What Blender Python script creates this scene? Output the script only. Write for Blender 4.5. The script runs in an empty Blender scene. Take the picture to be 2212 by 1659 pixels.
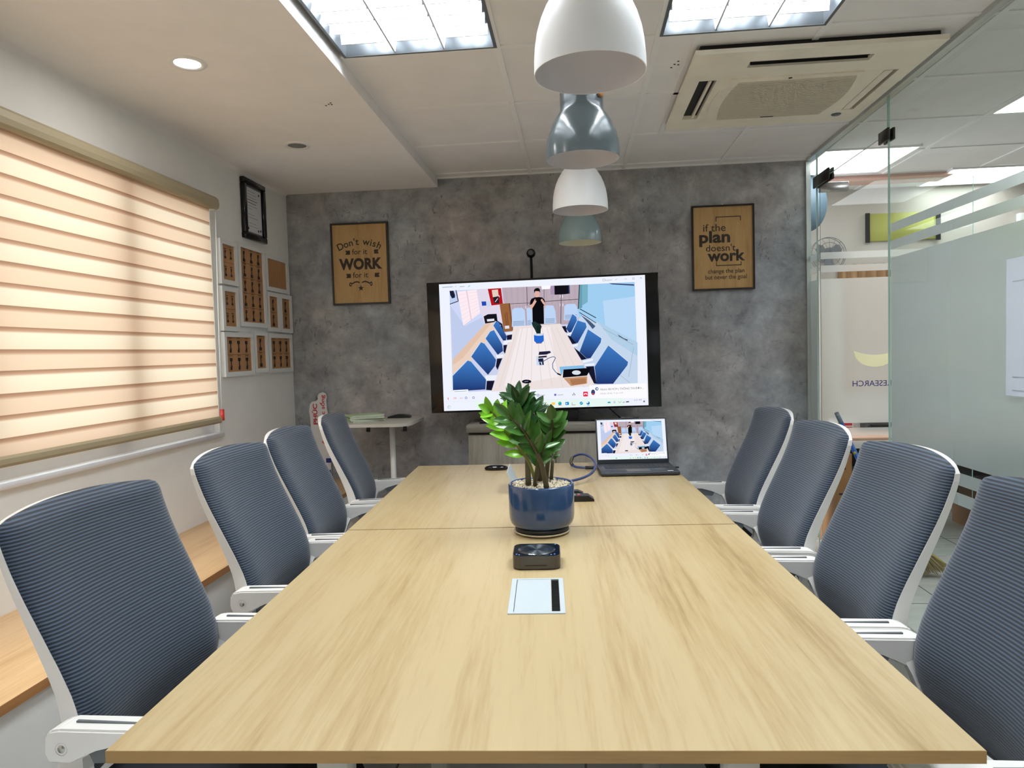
import bpy, bmesh, math, random
import numpy as np
from mathutils import Vector, Matrix
random.seed(7)
C = bpy.context.scene.collection
PI = math.pi

# ------------------------------------------------------------------ camera, world, exposure
CZ = 1.3135
def camera():
    f, yaw, pitch, roll = 1506.5, 0.0926, 0.046, 0.0281
    fw = Vector((-math.sin(yaw)*math.cos(pitch), math.cos(yaw)*math.cos(pitch), -math.sin(pitch)))
    r0 = Vector((math.cos(yaw), math.sin(yaw), 0)); u0 = r0.cross(fw)
    r = r0*math.cos(roll) - u0*math.sin(roll); u = r.cross(fw)
    cd = bpy.data.cameras.new('camera'); o = bpy.data.objects.new('camera', cd); C.objects.link(o)
    cd.sensor_width = 36; cd.lens = f/2212*36; cd.clip_start = 0.02
    M = Matrix((r, u, -fw)).transposed().to_4x4(); M.translation = (0, 0, CZ)
    o.matrix_world = M
    bpy.context.scene.camera = o
camera()
S = bpy.context.scene
S.view_settings.view_transform = 'Standard'; S.view_settings.look = 'None'
S.view_settings.gamma = 1.0; S.view_settings.use_curve_mapping = False
S.view_settings.exposure = 0.12
SKY, TROFFER_W, DOWN_W, OFFICE_E = 3.6, 57.0, 3.0, 8.0
w = bpy.data.worlds.new('daylight'); S.world = w; w.use_nodes = True
bg = w.node_tree.nodes['Background']; bg.inputs[0].default_value = (0.90, 0.95, 1.0, 1); bg.inputs[1].default_value = SKY

# ------------------------------------------------------------------ helpers
def lin(c):
    return tuple((x/255/12.92 if x/255 <= 0.04045 else ((x/255+0.055)/1.055)**2.4) for x in c) + (1.0,)
class NT:
    def __init__(s, name):
        s.m = bpy.data.materials.new(name); s.m.use_nodes = True
        s.t = s.m.node_tree; s.p = s.t.nodes['Principled BSDF']; s.out = s.t.nodes['Material Output']
    def n(s, typ, **kw):
        nd = s.t.nodes.new('ShaderNode'+typ)
        for k, v in kw.items():
            if k.startswith('i_'):
                key = k[2:]; key = int(key) if key.isdigit() else key.replace('_', ' ')
                nd.inputs[key].default_value = v
            else: setattr(nd, k, v)
        return nd
    def l(s, a, b): s.t.links.new(a, b)
    def ramp(s, fac, stops, interp='LINEAR'):
        r = s.n('ValToRGB'); r.color_ramp.interpolation = interp
        e = r.color_ramp.elements
        while len(e) < len(stops): e.new(0.5)
        for k, (p, c) in enumerate(stops): e[k].position = p; e[k].color = c if len(c) == 4 else lin(c)
        s.l(fac, r.inputs[0]); return r.outputs[0]
    def coords(s, scale=(1, 1, 1), kind='Object', rot=(0, 0, 0)):
        t = s.n('TexCoord'); m = s.n('Mapping'); m.inputs['Scale'].default_value = scale; m.inputs['Rotation'].default_value = rot
        s.l(t.outputs[kind], m.inputs[0]); return m.outputs[0]
    def noise(s, vec, scale, detail=4, rough=0.55, dist=0.0):
        n = s.n('TexNoise', i_Scale=scale, i_Detail=detail, i_Roughness=rough, i_Distortion=dist)
        s.l(vec, n.inputs['Vector']); return n.outputs[0]
    def bump(s, h, strength=0.2, dist=0.002):
        b = s.n('Bump', i_Strength=strength, i_Distance=dist); s.l(h, b.inputs['Height']); s.l(b.outputs[0], s.p.inputs['Normal'])
def mat(name, col, rough=0.5, metal=0.0, spec=0.5, coat=0.0, var=0.0):
    t = NT(name); p = t.p
    p.inputs['Base Color'].default_value = lin(col); p.inputs['Roughness'].default_value = rough
    p.inputs['Metallic'].default_value = metal; p.inputs['Specular IOR Level'].default_value = spec
    p.inputs['Coat Weight'].default_value = coat
    if var:
        v = t.noise(t.coords(), 6.0)
        a = tuple(max(0, c*(1-var)) for c in col); b = tuple(min(255, c*(1+var)) for c in col)
        t.l(t.ramp(v, [(0.3, a), (0.7, b)]), p.inputs['Base Color'])
    return t.m
def emit(name, col, strength):
    t = NT(name); e = t.n('Emission'); e.inputs[0].default_value = lin(col); e.inputs[1].default_value = strength
    t.l(e.outputs[0], t.out.inputs[0]); return t.m

class MB:
    """collects shapes and links them as ONE mesh object"""
    def __init__(s): s.bm = bmesh.new()
    def _xf(s, vs, M):
        if M is not None:
            for v in vs: v.co = M @ v.co
    def box(s, a, b, bev=0.0, seg=2, M=None, mi=0):
        x0, y0, z0 = a; x1, y1, z1 = b
        t = bmesh.new() if bev else s.bm
        v = [t.verts.new(q) for q in ((x0,y0,z0),(x1,y0,z0),(x1,y1,z0),(x0,y1,z0),(x0,y0,z1),(x1,y0,z1),(x1,y1,z1),(x0,y1,z1))]
        fs = [t.faces.new([v[i] for i in q]) for q in ((3,2,1,0),(4,5,6,7),(0,1,5,4),(1,2,6,5),(2,3,7,6),(3,0,4,7))]
        for f in fs: f.material_index = mi
        if bev:
            bmesh.ops.bevel(t, geom=list(t.edges), offset=bev, segments=seg, profile=0.5, affect='EDGES')
            for f in t.faces: f.material_index = mi; f.smooth = True
            s.absorb(t, M)
        else: s._xf(v, M)
        return s
    def absorb(s, t, M=None):
        mp = {}
        for v in t.verts: mp[v] = s.bm.verts.new(M @ v.co if M is not None else v.co)
        for f in t.faces:
            try: nf = s.bm.faces.new([mp[v] for v in f.verts]); nf.material_index = f.material_index; nf.smooth = f.smooth
            except ValueError: pass
        t.free()
    def lathe(s, prof, n=48, c=(0, 0, 0), M=None, mi=0, smooth=True, caps=False):
        rings = []
        for r, z in prof:
            rings.append([s.bm.verts.new((c[0]+r*math.cos(2*PI*k/n), c[1]+r*math.sin(2*PI*k/n), c[2]+z)) for k in range(n)])
        for a, b in zip(rings, rings[1:]):
            for k in range(n):
                f = s.bm.faces.new((a[k], a[(k+1) % n], b[(k+1) % n], b[k])); f.smooth = smooth; f.material_index = mi
        if caps:
            f = s.bm.faces.new(list(reversed(rings[0]))); f.material_index = mi
            f = s.bm.faces.new(rings[-1]); f.material_index = mi
        s._xf([v for r in rings for v in r], M)
        return s
    def cyl(s, p0, p1, r, n=16, r1=None, mi=0): return s.tube([p0, p1], [r, r if r1 is None else r1], n, mi)
    def tube(s, pts, rad, n=10, mi=0, flat=1.0):
        pts = [Vector(p) for p in pts]
        if not hasattr(rad, '__len__'): rad = [rad]*len(pts)
        rings = []; up = None
        for k, p in enumerate(pts):
            d = (pts[min(k+1, len(pts)-1)] - pts[max(k-1, 0)]).normalized()
            if up is None:
                up = Vector((0, 0, 1)) if abs(d.z) < 0.9 else Vector((1, 0, 0))
            a = (up - d*up.dot(d)).normalized(); b = d.cross(a); up = a
            rings.append([s.bm.verts.new(p + a*(rad[k]*flat*math.cos(2*PI*j/n)) + b*(rad[k]*math.sin(2*PI*j/n))) for j in range(n)])
        for x, y in zip(rings, rings[1:]):
            for j in range(n):
                f = s.bm.faces.new((x[j], x[(j+1) % n], y[(j+1) % n], y[j])); f.smooth = True; f.material_index = mi
        f = s.bm.faces.new(list(reversed(rings[0]))); f.material_index = mi
        f = s.bm.faces.new(rings[-1]); f.material_index = mi
        return s
    def bar(s, pts, wy, h, mi=0, up=Vector((0, 1, 0))):
        """rectangular section swept along pts; wy is the half width along `up`, h the half thickness"""
        pts = [Vector(p) for p in pts]; rings = []
        for k, p in enumerate(pts):
            d = (pts[min(k+1, len(pts)-1)] - pts[max(k-1, 0)]).normalized()
            a = up; b = d.cross(a).normalized()
            hh = h[k] if hasattr(h, '__len__') else h
            rings.append([s.bm.verts.new(p + a*i*wy + b*j*hh) for i, j in ((-1,-1),(1,-1),(1,1),(-1,1))])
        for x, y in zip(rings, rings[1:]):
            for j in range(4):
                f = s.bm.faces.new((x[j], x[(j+1) % 4], y[(j+1) % 4], y[j])); f.material_index = mi
        s.bm.faces.new(list(reversed(rings[0]))).material_index = mi; s.bm.faces.new(rings[-1]).material_index = mi
        return s
    def prism(s, pts2, fn, d, mi=0):
        """outline pts2 (2D) mapped by fn(u, v, w) at w=0 and w=d"""
        a = [s.bm.verts.new(fn(u, v, 0)) for u, v in pts2]; b = [s.bm.verts.new(fn(u, v, d)) for u, v in pts2]
        n = len(a)
        s.bm.faces.new(list(reversed(a))).material_index = mi; s.bm.faces.new(b).material_index = mi
        for k in range(n): s.bm.faces.new((a[k], a[(k+1) % n], b[(k+1) % n], b[k])).material_index = mi
        return s
    def quad(s, *q, mi=0):
        f = s.bm.faces.new([s.bm.verts.new(p) for p in q]); f.material_index = mi; return s
    def grid(s, P, mi=0, smooth=True, loop=False):
        """P[i][j] points"""
        V = [[s.bm.verts.new(p) for p in row] for row in P]
        for i in range(len(V)-1):
            for j in range(len(V[0])-1):
                f = s.bm.faces.new((V[i][j], V[i][j+1], V[i+1][j+1], V[i+1][j])); f.smooth = smooth; f.material_index = mi
        return V
    def build(s, name, mats, parent=None, loc=None, rot=None, normals=True):
        if normals: bmesh.ops.recalc_face_normals(s.bm, faces=list(s.bm.faces))
        me = bpy.data.meshes.new(name); s.bm.to_mesh(me); s.bm.free()
        for m in (mats if isinstance(mats, (list, tuple)) else [mats]): me.materials.append(m)
        o = bpy.data.objects.new(name, me); C.objects.link(o)
        if parent: o.parent = parent
        if loc: o.location = loc
        if rot: o.rotation_euler = rot
        return o

def rrect(w, h, r, n=6):
    out = []
    for cx, cy, a0 in ((w/2-r, h/2-r, 0), (-w/2+r, h/2-r, 90), (-w/2+r, -h/2+r, 180), (w/2-r, -h/2+r, 270)):
        for k in range(n+1):
            a = math.radians(a0 + 90*k/n); out.append((cx+r*math.cos(a), cy+r*math.sin(a)))
    return out
def tag(o, label, cat, group=None, kind=None):
    o['label'] = label; o['category'] = cat
    if group: o['group'] = group
    if kind: o['kind'] = kind
    return o
def thing(name, label, cat, loc=(0, 0, 0), rz=0, group=None):
    o = bpy.data.objects.new(name, None); C.objects.link(o); o.location = loc; o.rotation_euler = (0, 0, rz); o.empty_display_size = 0.1
    return tag(o, label, cat, group)
def struct(o): o['kind'] = 'structure'; return o
def copy_tree(o, parent=None):
    c = o.copy(); C.objects.link(c)
    if parent: c.parent = parent
    for ch in list(o.children): copy_tree(ch, c)
    return c
def text_mesh(s, bold=0.0, space=1.0):
    """-> (verts2d, faces) of a line of text, x to the right, y up, in em units"""
    cu = bpy.data.curves.new('t', 'FONT'); cu.body = s; cu.offset = bold; cu.space_character = space; cu.resolution_u = 4
    o = bpy.data.objects.new('t', cu); C.objects.link(o)
    dg = bpy.context.evaluated_depsgraph_get(); dg.update()
    me = bpy.data.meshes.new_from_object(o.evaluated_get(dg))
    v = [(q.co.x, q.co.y) for q in me.vertices]; f = [tuple(p.vertices) for p in me.polygons]
    bpy.data.objects.remove(o); bpy.data.curves.remove(cu); bpy.data.meshes.remove(me)
    return v, f
def put_text(mb, s, fn, x0, x1, y, h=None, bold=0.0, mi=0, space=1.0, d=0.0, mirror=False):
    """fit the line between x0 and x1 with baseline y; fn(u, v) -> 3D point"""
    v, f = text_mesh(s, bold, space)
    if not v: return
    a = min(q[0] for q in v); b = max(q[0] for q in v); k = (x1-x0)/(b-a)
    ky = k if h is None else h/max(q[1] for q in v)
    V = [mb.bm.verts.new(fn((x1-(q[0]-a)*k) if mirror else (x0+(q[0]-a)*k), y+q[1]*ky)) for q in v]
    for t in f:
        try: mb.bm.faces.new([V[i] for i in t]).material_index = mi
        except ValueError: pass

TA = 0.0439; ct, sn = math.cos(TA), math.sin(TA)
def TW(x, y, z=0): return (ct*x - sn*y, sn*x + ct*y, z)
XL, XR, YB, ZC, ZS = -1.916, 1.4725, 4.584, 2.4625, 2.41
TOP = 0.75

# ------------------------------------------------------------------ materials
def m_oak(name, c1, c2, c3, along='y', rough=0.38, sc=1.0):
    t = NT(name)
    st = {'y': (8*sc, 0.42*sc, 8*sc), 'x': (0.55*sc, 7*sc, 7*sc), 'z': (7*sc, 7*sc, 0.5*sc)}[along]
    v = t.coords(st)
    n1 = t.noise(v, 1.9, 7, 0.6, 0.25)
    v2 = t.coords(tuple(q*5 for q in st)); n2 = t.noise(v2, 2.2, 5, 0.65, 0.2)
    mx = t.n('Mix', data_type='FLOAT'); mx.inputs[0].default_value = 0.38; t.l(n1, mx.inputs[2]); t.l(n2, mx.inputs[3])
    t.l(t.ramp(mx.outputs[0], [(0.32, c3), (0.43, c2), (0.53, c1), (0.70, tuple(min(255, q*1.03) for q in c1))]), t.p.inputs['Base Color'])
    t.p.inputs['Roughness'].default_value = rough; t.p.inputs['Specular IOR Level'].default_value = 0.4
    t.bump(n2, 0.06, 0.001)
    return t.m
M = {}
M['table'] = m_oak('light_oak_laminate', (177,157,119), (168,145,105), (145,121,82))
M['table_edge'] = m_oak('oak_edge_band', (150,118,72), (138,106,64), (120,92,56), 'x')
M['bench'] = m_oak('bench_oak', (228,190,142), (218,178,128), (200,158,108))
M['bench_edge'] = m_oak('bench_edge', (176,126,80), (164,114,70), (146,98,58))
M['greyoak'] = m_oak('grey_oak', (158,151,138), (144,137,125), (124,116,106), 'z', 0.5, 1.6)
M['greyoak_top'] = m_oak('grey_oak_top', (142,137,126), (130,125,115), (118,112,103), 'x', 0.5, 1.2)
M['plywood'] = m_oak('plywood_board', (190,153,100), (177,140,88), (160,123,75), 'z', 0.5, 2.0)
M['wardrobe'] = m_oak('wardrobe_oak', (178,168,160), (164,154,147), (146,136,130), 'z', 0.5)
M['white_wall'] = mat('white_wall_paint', (234,233,230), 0.75, var=0.012)
M['ceil'] = mat('ceiling_board', (238,234,232), 0.8, var=0.012)
M['tee'] = mat('ceiling_tee', (240,238,236), 0.55)
M['white'] = mat('white_plastic', (232,231,228), 0.35)
M['white_frame'] = mat('white_frame_paint', (226,227,226), 0.45)
M['sash'] = mat('window_sash', (232,232,236), 0.4)
M['shell'] = mat('chair_white_nylon', (226,223,219), 0.38)
M['black'] = mat('black_plastic', (18,18,20), 0.4)
M['gloss_black'] = mat('gloss_black', (9,9,11), 0.12)
M['seat_black'] = mat('seat_fabric', (24,27,34), 0.9)
M['grey_plastic'] = mat('grey_plastic', (92,96,98), 0.5)
M['steel'] = mat('steel', (190,190,188), 0.3, 1.0)
M['darksteel'] = mat('dark_patch_fitting', (58,56,54), 0.35, 0.6)
M['alu'] = mat('aluminium', (200,203,200), 0.35, 0.7)
M['tan'] = mat('blind_cassette', (168,156,128), 0.5)
M['card'] = mat('cardboard_insert', (176,130,88), 0.8, var=0.06)
M['print'] = mat('print_black', (40,32,28), 0.7)
M['letter'] = mat('sign_lettering', (52,38,28), 0.6)
M['ebony'] = mat('dark_frame', (40,31,26), 0.4)
M['certpaper'] = mat('certificate_paper', (214,214,220), 0.6)
M['ac'] = mat('aged_cream_plastic', (242,233,214), 0.45, var=0.03)
M['ac_dark'] = mat('ac_dark', (22,19,17), 0.6)
M['rose'] = mat('canopy', (230,228,224), 0.4)
M['lamp_white'] = mat('matt_white_enamel', (246,246,247), 0.42)
M['lamp_grey'] = mat('gloss_grey_enamel', (74,82,84), 0.2)
M['lamp_grey_lit'] = mat('gloss_grey_enamel_lit', (148,170,174), 0.2)  # same enamel as the dark grey lamp, lighter tone stands in for reflections
M['lamp_in'] = mat('lamp_inside_white', (226,222,226), 0.5)
M['lamp_cream'] = mat('lamp_inside_cream', (232,228,206), 0.5)
M['wood_knob'] = mat('wood_knob', (190,130,80), 0.5)
M['pot'] = mat('blue_glaze', (40,66,104), 0.12, coat=0.6, var=0.10)
M['saucer'] = mat('cream_saucer', (220,205,178), 0.4)
_p = NT('pebbles'); _p.l(_p.ramp(_p.noise(_p.coords(), 160.0, 2), [(0.3, (132,116,92)), (0.45, (196,182,154)), (0.6, (216,206,184)), (0.75, (232,226,212))]), _p.p.inputs['Base Color']); _p.p.inputs['Roughness'].default_value = 0.8; M['pebble'] = _p.m
M['soil'] = mat('dark_soil', (60,50,40), 0.9)
M['stem'] = mat('stem_brown', (74,66,42), 0.5)
M['stem_green'] = mat('stem_green', (112,116,48), 0.5)
M['leaf'] = mat('leaf_dark', (38,76,34), 0.25, coat=0.2, var=0.15)
M['leaf_mid'] = mat('leaf_mid', (58,100,38), 0.28, coat=0.2, var=0.15)
M['leaf_new'] = mat('leaf_new', (124,186,46), 0.28, coat=0.2, var=0.12)
M['gunmetal'] = mat('gunmetal', (84,80,74), 0.38, 0.5)
M['laptop'] = mat('laptop_graphite', (62,66,72), 0.45, 0.3)
M['keys'] = mat('keycaps', (28,30,33), 0.5)
M['cable_blue'] = mat('blue_cable', (44,58,110), 0.4)
M['silver'] = mat('silver_lid', (188,197,202), 0.35, 0.1)
M['green_paper'] = mat('green_booklets', (186,204,166), 0.7)
M['page'] = mat('page_edges', (212,218,204), 0.8)
M['red'] = mat('red_print', (196,30,52), 0.6)
M['navy'] = mat('navy_print', (36,40,120), 0.6)
M['board_white'] = mat('foam_board_white', (222,220,218), 0.6)
M['stick'] = mat('blue_handle', (34,92,176), 0.35)
M['stick_dot'] = mat('yellow_dots', (150,150,50), 0.4)
M['straw'] = mat('broom_straw', (164,146,84), 0.8, var=0.2)
M['pink'] = mat('pink_plastic', (190,120,120), 0.5)
M['salmon'] = mat('salmon_top', (222,176,152), 0.5)
M['boxbrown'] = mat('brown_carton', (164,112,66), 0.8, var=0.05)
M['office_wall'] = mat('office_wall_paint', (206,198,188), 0.8)
M['peach'] = mat('peach_board', (214,176,160), 0.7)
M['lime'] = mat('lime_board', (186,186,98), 0.5)
M['curtain'] = mat('brown_curtain', (170,132,96), 0.9)
M['fan_grey'] = mat('fan_grey', (120,122,124), 0.5)
M['blue_grey'] = mat('blue_grey_panel', (96,116,130), 0.4)
M['tee_green'] = mat('tennis_green', (200,222,120), 0.6)
M['red_clear'] = mat('red_weight', (216,60,48), 0.3)
M['hole'] = mat('screw_holes', (50,42,36), 0.8)

def m_floor():
    t = NT('grey_floor_tile'); v = t.coords()
    b = t.n('TexBrick', i_Scale=1.0); b.offset = 0.0
    for k, val in (('Brick Width', 0.6), ('Row Height', 0.6), ('Mortar Size', 0.004), ('Mortar Smooth', 0.1)): b.inputs[k].default_value = val
    t.l(v, b.inputs['Vector'])
    n = t.noise(t.coords((1, 3, 1)), 3.0, 5)
    t.l(t.ramp(n, [(0.3, (196,195,190)), (0.7, (216,215,210))]), b.inputs['Color1']); t.l(t.ramp(n, [(0.3, (198,197,192)), (0.7, (218,217,212))]), b.inputs['Color2'])
    b.inputs['Mortar'].default_value = lin((110,108,104)); t.l(b.outputs[0], t.p.inputs['Base Color']); t.p.inputs['Roughness'].default_value = 0.25
    return t.m
M['floor'] = m_floor()
def m_concrete():
    t = NT('concrete_wallpaper'); v = t.coords()
    big = t.noise(v, 4.6, 7, 0.66, 0.3); mid = t.noise(v, 9.0, 6, 0.7, 0.4)
    mx = t.n('Mix', data_type='FLOAT'); mx.inputs[0].default_value = 0.45; t.l(big, mx.inputs[2]); t.l(mid, mx.inputs[3])
    base = t.ramp(mx.outputs[0], [(0.36, (150,148,148)), (0.45, (180,178,178)), (0.55, (204,202,201)), (0.64, (232,230,229))])
    tint = t.noise(v, 1.3, 3, 0.5)
    tc = t.ramp(tint, [(0.38, (206,212,218)), (0.52, (213,212,212)), (0.64, (216,209,208))])
    mul = t.n('Mix', data_type='RGBA', blend_type='MULTIPLY'); mul.inputs[0].default_value = 1.0; t.l(base, mul.inputs[6]); t.l(tc, mul.inputs[7])
    sv = t.coords((34, 34, 13)); sc = t.noise(sv, 1.0, 3, 0.75, 0.8); gate = t.noise(v, 3.4, 2)
    a = t.n('Math', operation='MULTIPLY'); t.l(t.ramp(sc, [(0.60, (0,0,0,1)), (0.66, (1,1,1,1))]), a.inputs[0]); t.l(t.ramp(gate, [(0.46, (0,0,0,1)), (0.58, (1,1,1,1))]), a.inputs[1])
    sh = t.coords((11, 11, 40)); sc2 = t.noise(sh, 1.0, 3, 0.75, 0.8)
    a2 = t.n('Math', operation='MULTIPLY'); t.l(t.ramp(sc2, [(0.645, (0,0,0,1)), (0.70, (1,1,1,1))]), a2.inputs[0]); a2.inputs[1].default_value = 0.7
    mxm = t.n('Math', operation='MAXIMUM'); t.l(a.outputs[0], mxm.inputs[0]); t.l(a2.outputs[0], mxm.inputs[1])
    a3 = t.n('Math', operation='MULTIPLY'); t.l(mxm.outputs[0], a3.inputs[0]); a3.inputs[1].default_value = 0.55
    fin = t.n('Mix', data_type='RGBA'); t.l(a3.outputs[0], fin.inputs[0]); t.l(mul.outputs[2], fin.inputs[6]); fin.inputs[7].default_value = lin((58,52,50))
    t.l(fin.outputs[2], t.p.inputs['Base Color']); t.p.inputs['Roughness'].default_value = 0.75
    return t.m
M['concrete'] = m_concrete()
def m_fabric():
    t = NT('ribbed_fabric'); uv = t.n('UVMap'); sp = t.n('SeparateXYZ'); t.l(uv.outputs[0], sp.inputs[0])
    k = t.n('Math', operation='MULTIPLY'); t.l(sp.outputs[1], k.inputs[0]); k.inputs[1].default_value = 2*PI/0.0072
    si = t.n('Math', operation='SINE'); t.l(k.outputs[0], si.inputs[0])
    h = t.n('Math', operation='MULTIPLY_ADD'); t.l(si.outputs[0], h.inputs[0]); h.inputs[1].default_value = 0.5; h.inputs[2].default_value = 0.5
    t.l(t.ramp(h.outputs[0], [(0.15, (24,31,42)), (0.55, (47,58,74)), (0.9, (72,86,104))]), t.p.inputs['Base Color'])
    t.p.inputs['Roughness'].default_value = 0.72; t.p.inputs['Sheen Weight'].default_value = 0.25; t.p.inputs['Specular IOR Level'].default_value = 0.3
    t.bump(h.outputs[0], 0.35, 0.0015)
    return t.m
M['fabric'] = m_fabric()
def m_blind():
    t = NT('zebra_blind_fabric'); g = t.n('NewGeometry'); sp = t.n('SeparateXYZ'); t.l(g.outputs['Position'], sp.inputs[0])
    k = t.n('Math', operation='MULTIPLY_ADD'); t.l(sp.outputs[2], k.inputs[0]); k.inputs[1].default_value = 1/0.1452; k.inputs[2].default_value = 0.06
    fr = t.n('Math', operation='FRACT'); t.l(k.outputs[0], fr.inputs[0])
    col = t.ramp(fr.outputs[0], [(0.0, (240,204,174)), (0.34, (242,208,180)), (0.41, (196,152,122)), (0.48, (168,126,100)), (0.492, (248,220,191)), (0.86, (252,228,202)), (0.91, (206,162,132)), (0.988, (170,128,102))])
    tr = t.n('BsdfTranslucent'); df = t.n('BsdfDiffuse'); mx = t.n('MixShader'); mx.inputs[0].default_value = 0.55
    k2 = t.n('Mix', data_type='RGBA', blend_type='MULTIPLY'); k2.inputs[0].default_value = 1; t.l(col, k2.inputs[6]); k2.inputs[7].default_value = (0.62, 0.62, 0.62, 1)
    t.l(k2.outputs[2], tr.inputs[0]); t.l(col, df.inputs[0]); t.l(tr.outputs[0], mx.inputs[2]); t.l(df.outputs[0], mx.inputs[1]); t.l(mx.outputs[0], t.out.inputs[0])
    return t.m
M['blind'] = m_blind()
def m_glass(name, tint):
    t = NT(name); tr = t.n('BsdfTransparent'); tr.inputs[0].default_value = tint; gl = t.n('BsdfGlossy'); gl.inputs['Roughness'].default_value = 0.01
    lw = t.n('LayerWeight', i_Blend=0.5); pw = t.n('Math', operation='POWER'); t.l(lw.outputs['Facing'], pw.inputs[0]); pw.inputs[1].default_value = 4.0
    fr = t.n('Math', operation='MULTIPLY_ADD'); t.l(pw.outputs[0], fr.inputs[0]); fr.inputs[1].default_value = 0.30; fr.inputs[2].default_value = 0.02; mx = t.n('MixShader'); t.l(fr.outputs[0], mx.inputs[0]); t.l(tr.outputs[0], mx.inputs[1]); t.l(gl.outputs[0], mx.inputs[2]); t.l(mx.outputs[0], t.out.inputs[0])
    return t.m
M['glass'] = m_glass('clear_glass', (0.93, 0.965, 0.95, 1))
M['glass_edge'] = mat('glass_edge_green', (176,206,196), 0.2)
def m_frost(name, rc, dc):
    t = NT(name); rf = t.n('BsdfRefraction'); rf.inputs['Roughness'].default_value = 0.42; rf.inputs['IOR'].default_value = 1.12; rf.inputs[0].default_value = rc
    df = t.n('BsdfDiffuse'); df.inputs[0].default_value = dc; tl = t.n('BsdfTranslucent'); tl.inputs[0].default_value = dc
    a = t.n('MixShader'); a.inputs[0].default_value = 0.55; t.l(df.outputs[0], a.inputs[1]); t.l(tl.outputs[0], a.inputs[2])
    b = t.n('MixShader'); b.inputs[0].default_value = 0.45; t.l(a.outputs[0], b.inputs[1]); t.l(rf.outputs[0], b.inputs[2]); t.l(b.outputs[0], t.out.inputs[0])
    return t.m
M['frost'] = m_frost('frosted_film', (0.90, 0.93, 0.94, 1), (0.86, 0.90, 0.92, 1)); M['frost_warm'] = m_frost('frosted_film_warm', (0.97, 0.93, 0.90, 1), (0.93, 0.88, 0.85, 1))
def m_screen():
    t = NT('screen_glow'); a = t.n('VertexColor'); a.layer_name = 'picture'; e = t.n('Emission'); e.inputs[1].default_value = 0.93
    t.l(a.outputs[0], e.inputs[0]); t.l(e.outputs[0], t.out.inputs[0]); return t.m
M['screen'] = m_screen()
def m_brushed():
    t = NT('spun_metal_dial'); t.p.inputs['Metallic'].default_value = 1.0; t.p.inputs['Roughness'].default_value = 0.22
    t.p.inputs['Anisotropic'].default_value = 0.95; t.p.inputs['Anisotropic Rotation'].default_value = 0.25; t.p.inputs['Base Color'].default_value = lin((150,158,164))
    tn = t.n('Tangent'); tn.direction_type = 'RADIAL'; tn.axis = 'Z'; t.l(tn.outputs[0], t.p.inputs['Tangent']); return t.m
M['dial'] = m_brushed()
M['reflector'] = mat('shade_darkened_reflector', (70,74,78), 0.35, 0.6)  # housing colour darkened to stand in for shade behind the louvres
M['tube_glow'] = emit('fluorescent_tube', (246,250,255), 11.0)
M['down_glow'] = emit('downlight_glow', (250,252,255), 9.0)
M['office_glow'] = emit('office_panel_glow', (246,250,255), OFFICE_E)
def m_logo():
    t = NT('pale_logo_film'); tl = t.n('BsdfTranslucent'); tl.inputs[0].default_value = lin((240,236,200)); df = t.n('BsdfDiffuse'); df.inputs[0].default_value = lin((226,222,176))
    a = t.n('MixShader'); a.inputs[0].default_value = 0.75; t.l(df.outputs[0], a.inputs[1]); t.l(tl.outputs[0], a.inputs[2]); t.l(a.outputs[0], t.out.inputs[0]); return t.m
M['logo'] = m_logo()
M['led'] = emit('blue_led', (120,170,255), 1.5)

# ------------------------------------------------------------------ setting
Y0, YO, XO = -1.75, 5.55, 5.2          # wall behind the camera, office far wall, office right wall
struct(MB().box((XL-0.2, Y0-0.1, -0.1), (XO+0.1, YO+0.1, 0)).build('floor', M['floor']))
# left wall with the window opening
WY0, WY1, WZ0, WZ1 = 1.25, 3.575, 0.925, 2.12
wl = MB()
for a, b in (((XL-0.14, Y0, 0), (XL, WY0, ZC+0.1)), ((XL-0.14, WY1, 0), (XL, YB+0.1, ZC+0.1)), ((XL-0.14, WY0, 0), (XL, WY1, WZ0)), ((XL-0.14, WY0, WZ1), (XL, WY1, ZC+0.1))): wl.box(a, b)
struct(wl.build('wall_left', M['white_wall']))
struct(MB().box((XL, YB, 0), (XR+0.005, YB+0.1, ZC+0.1)).build('wall_back', M['concrete']))
struct(MB().box((XL-0.14, Y0-0.1, 0), (XO, Y0, ZC+0.1)).build('wall_near', M['wardrobe']))
struct(MB().box((XR+0.005, YO, 0), (XO, YO+0.1, ZC+0.1)).build('wall_office', M['office_wall']))
struct(MB().box((XO, Y0-0.1, 0), (XO+0.1, YO+0.1, ZC+0.1)).build('wall_office_side', M['office_wall']))
# ceiling: slab above, suspended tiles with openings for the light fittings, dropped plaster soffit on the left
struct(MB().box((XL-0.2, Y0-0.1, 2.62), (XO+0.1, YO+0.1, 2.7)).build('ceiling_slab', M['ceil']))
GX0, GY0 = -0.2685, 2.6785
gx = [-0.88] + [GX0+0.6*k for k in range(0, 10)]
gy = [GY0+0.6*k for k in range(-8, 5)] + [YO]
gy = [Y0] + [q for q in gy if Y0+0.05 < q < YO-0.02] + [YO]
TROFF = [(-0.5655, 1.4785), (0.6315, 1.4785), (-0.5655, -0.9215), (0.6315, -0.9215)]   # last two unseen, added to light the room; centre x, near y; each 0.6 x 1.2
cl = MB()
for i in range(len(gx)-1):
    for j in range(len(gy)-1):
        cx, cy = (gx[i]+gx[i+1])/2, (gy[j]+gy[j+1])/2
        if any(abs(cx-tx) < 0.3 and ty < cy < ty+1.2 for tx, ty in TROFF): continue
        cl.box((gx[i], gy[j], ZC+0.006), (gx[i+1], gy[j+1], ZC+0.022))
struct(cl.build('ceiling', M['ceil']))
tg = MB()
for x in gx[1:]: tg.box((x-0.012, Y0, ZC), (x+0.012, YO, ZC+0.008))
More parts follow.
